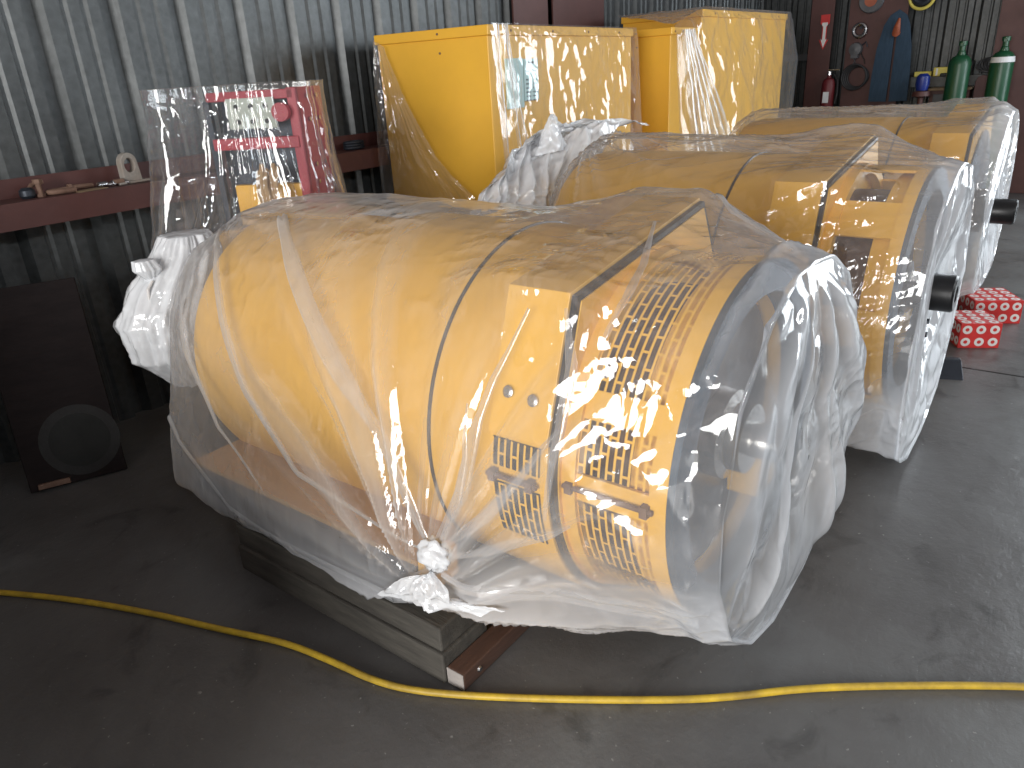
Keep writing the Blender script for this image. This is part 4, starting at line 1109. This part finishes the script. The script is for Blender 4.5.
    t2 = thing('tool_case', 'lower yellow tool at the left end of the far shelf', 'tool', (10.87, 1.93, 1.306)); MB().box2((-.05, -.10, 0), (.05, .09, .06)).build('case', 'tool_yellow', t2, .01); MB().tube([(0, .09, .03), (-.02, .22, .02)], .018, 8).build('grip', 'rubber_black', t2)
    m = MB().box2((-.05, -.10, 0), (.05, .10, .035)); o = m.build('dark_tool', 'black_steel', None, .01, loc=(10.80, 1.99, 1.306)); 
    o.location = (10.91, 2.12, 1.306) if False else (10.77, 1.62, 1.306); tag(o, 'flat black tool on the far shelf behind the left gas cylinder', 'tool')
    t = thing('motor', 'dark motor with an orange face on the far shelf', 'motor', (10.92, 1.46, 1.306))
    MB().box2((-.06, -.06, 0), (.06, .07, .16)).build('housing', 'black_steel', t, .012); MB().lathe([(.02, -.07), (.04, -.07), (.04, -.055), (.02, -.055)], (0, 0, .09), axis='x', n=16, closed_prof=True).build('face_ring', 'orange_paint', t)
    t = thing('wire_coil', 'tangled coil of grey wire on the far shelf between the gas cylinders', 'wire', (10.90, 1.26, 1.306))
    for k in range(5):
        MB().tube([(.02*math.sin(a*2+k), .11*math.cos(a), .10+.075*math.sin(a)) for a in [2*PI*i/24 for i in range(24)]], .008, 6, closed=True).build('turn', 'channel_grey', t, loc=(-.02+.012*k, -.012*k, .002*k), rot=(.1*k, 0, 0), smooth=True)
    def gas(label, x, y, r, h, band):
        t = thing('gas_cylinder', label, 'gas cylinder', (x, y, 0))
        MB().lathe([(0, 0), (r-.01, 0), (r, .015), (r, h-.24), (r*.93, h-.20), (r*.72, h-.165), (.045, h-.145), (.045, h-.13), (0, h-.13)], axis='z', n=32).build('tank', 'cylinder_green', t, smooth=True)
        MB().lathe([(0, h-.145), (.038, h-.145), (.038, h-.11), (.030, h-.10), (.030, h-.05), (.042, h-.045), (.042, h-.005), (.02, h), (0, h)], axis='z', n=14).box((-.03, 0, h-.04), (.06, .03, .03)).build('valve', 'cylinder_green', t)
        if band: MB().lathe([(r+.001, h-.26), (r+.003, h-.26), (r*.95+.003, h-.205), (r*.95+.001, h-.205)], axis='z', n=32, closed_prof=True).build('label_band', 'white_label', t)
    gas('green gas cylinder with bare shoulders in front of the far shelf, left of the pair', 10.25, 1.46, .115, 1.68, False)
    gas('green gas cylinder with a white band, right of the pair', 10.3, 1.06, .115, 1.70, True)
    t = thing('blue_valve', 'small blue flagged valve on a red stand beyond the far generator', 'valve', (10.2, 1.80, 0))
    MB().lathe([(0, .0), (.10, 0), (.10, .02), (.03, .03), (.03, 1.10), (.10, 1.12), (.09, 1.17), (0, 1.18)], axis='z', n=20).build('stand', 'brown_paint', t, smooth=True)
    MB().lathe([(0, 1.18), (.06, 1.18), (.075, 1.25), (.07, 1.33), (.04, 1.36), (0, 1.36)], axis='z', n=20).build('blue_cap', 'cap_blue', t, smooth=True)
    t = thing('red_rack', 'dark red steel rack with small drawers beneath the far shelf', 'rack', (10.62, 1.58, 0))
    MB().box2((-.12, -.22, .0), (.2, .18, 1.16)).build('cabinet', 'brown_paint', t, .006)
    MB().box2((-.14, -.24, 1.16), (.2, .20, 1.185)).build('top_board', 'cardboard', t, .003)
    for k in range(3): MB().box2((-.135, -.18, .78+.12*k), (-.12, .14, .88+.12*k)).build('drawer', 'channel_grey', t, .003)
    t = thing('flange_plate', 'rounded dark red plate standing between the gas cylinders', 'plate', (10.6, 1.25, 0))
    MB().prism([(-.07, 0), (.07, 0), (.07, 1.24), (.05, 1.29), (0, 1.31), (-.05, 1.29), (-.07, 1.24)], -.02, .02, 'x').build('plate', 'brown_paint', t, .004)
end_wall_things()
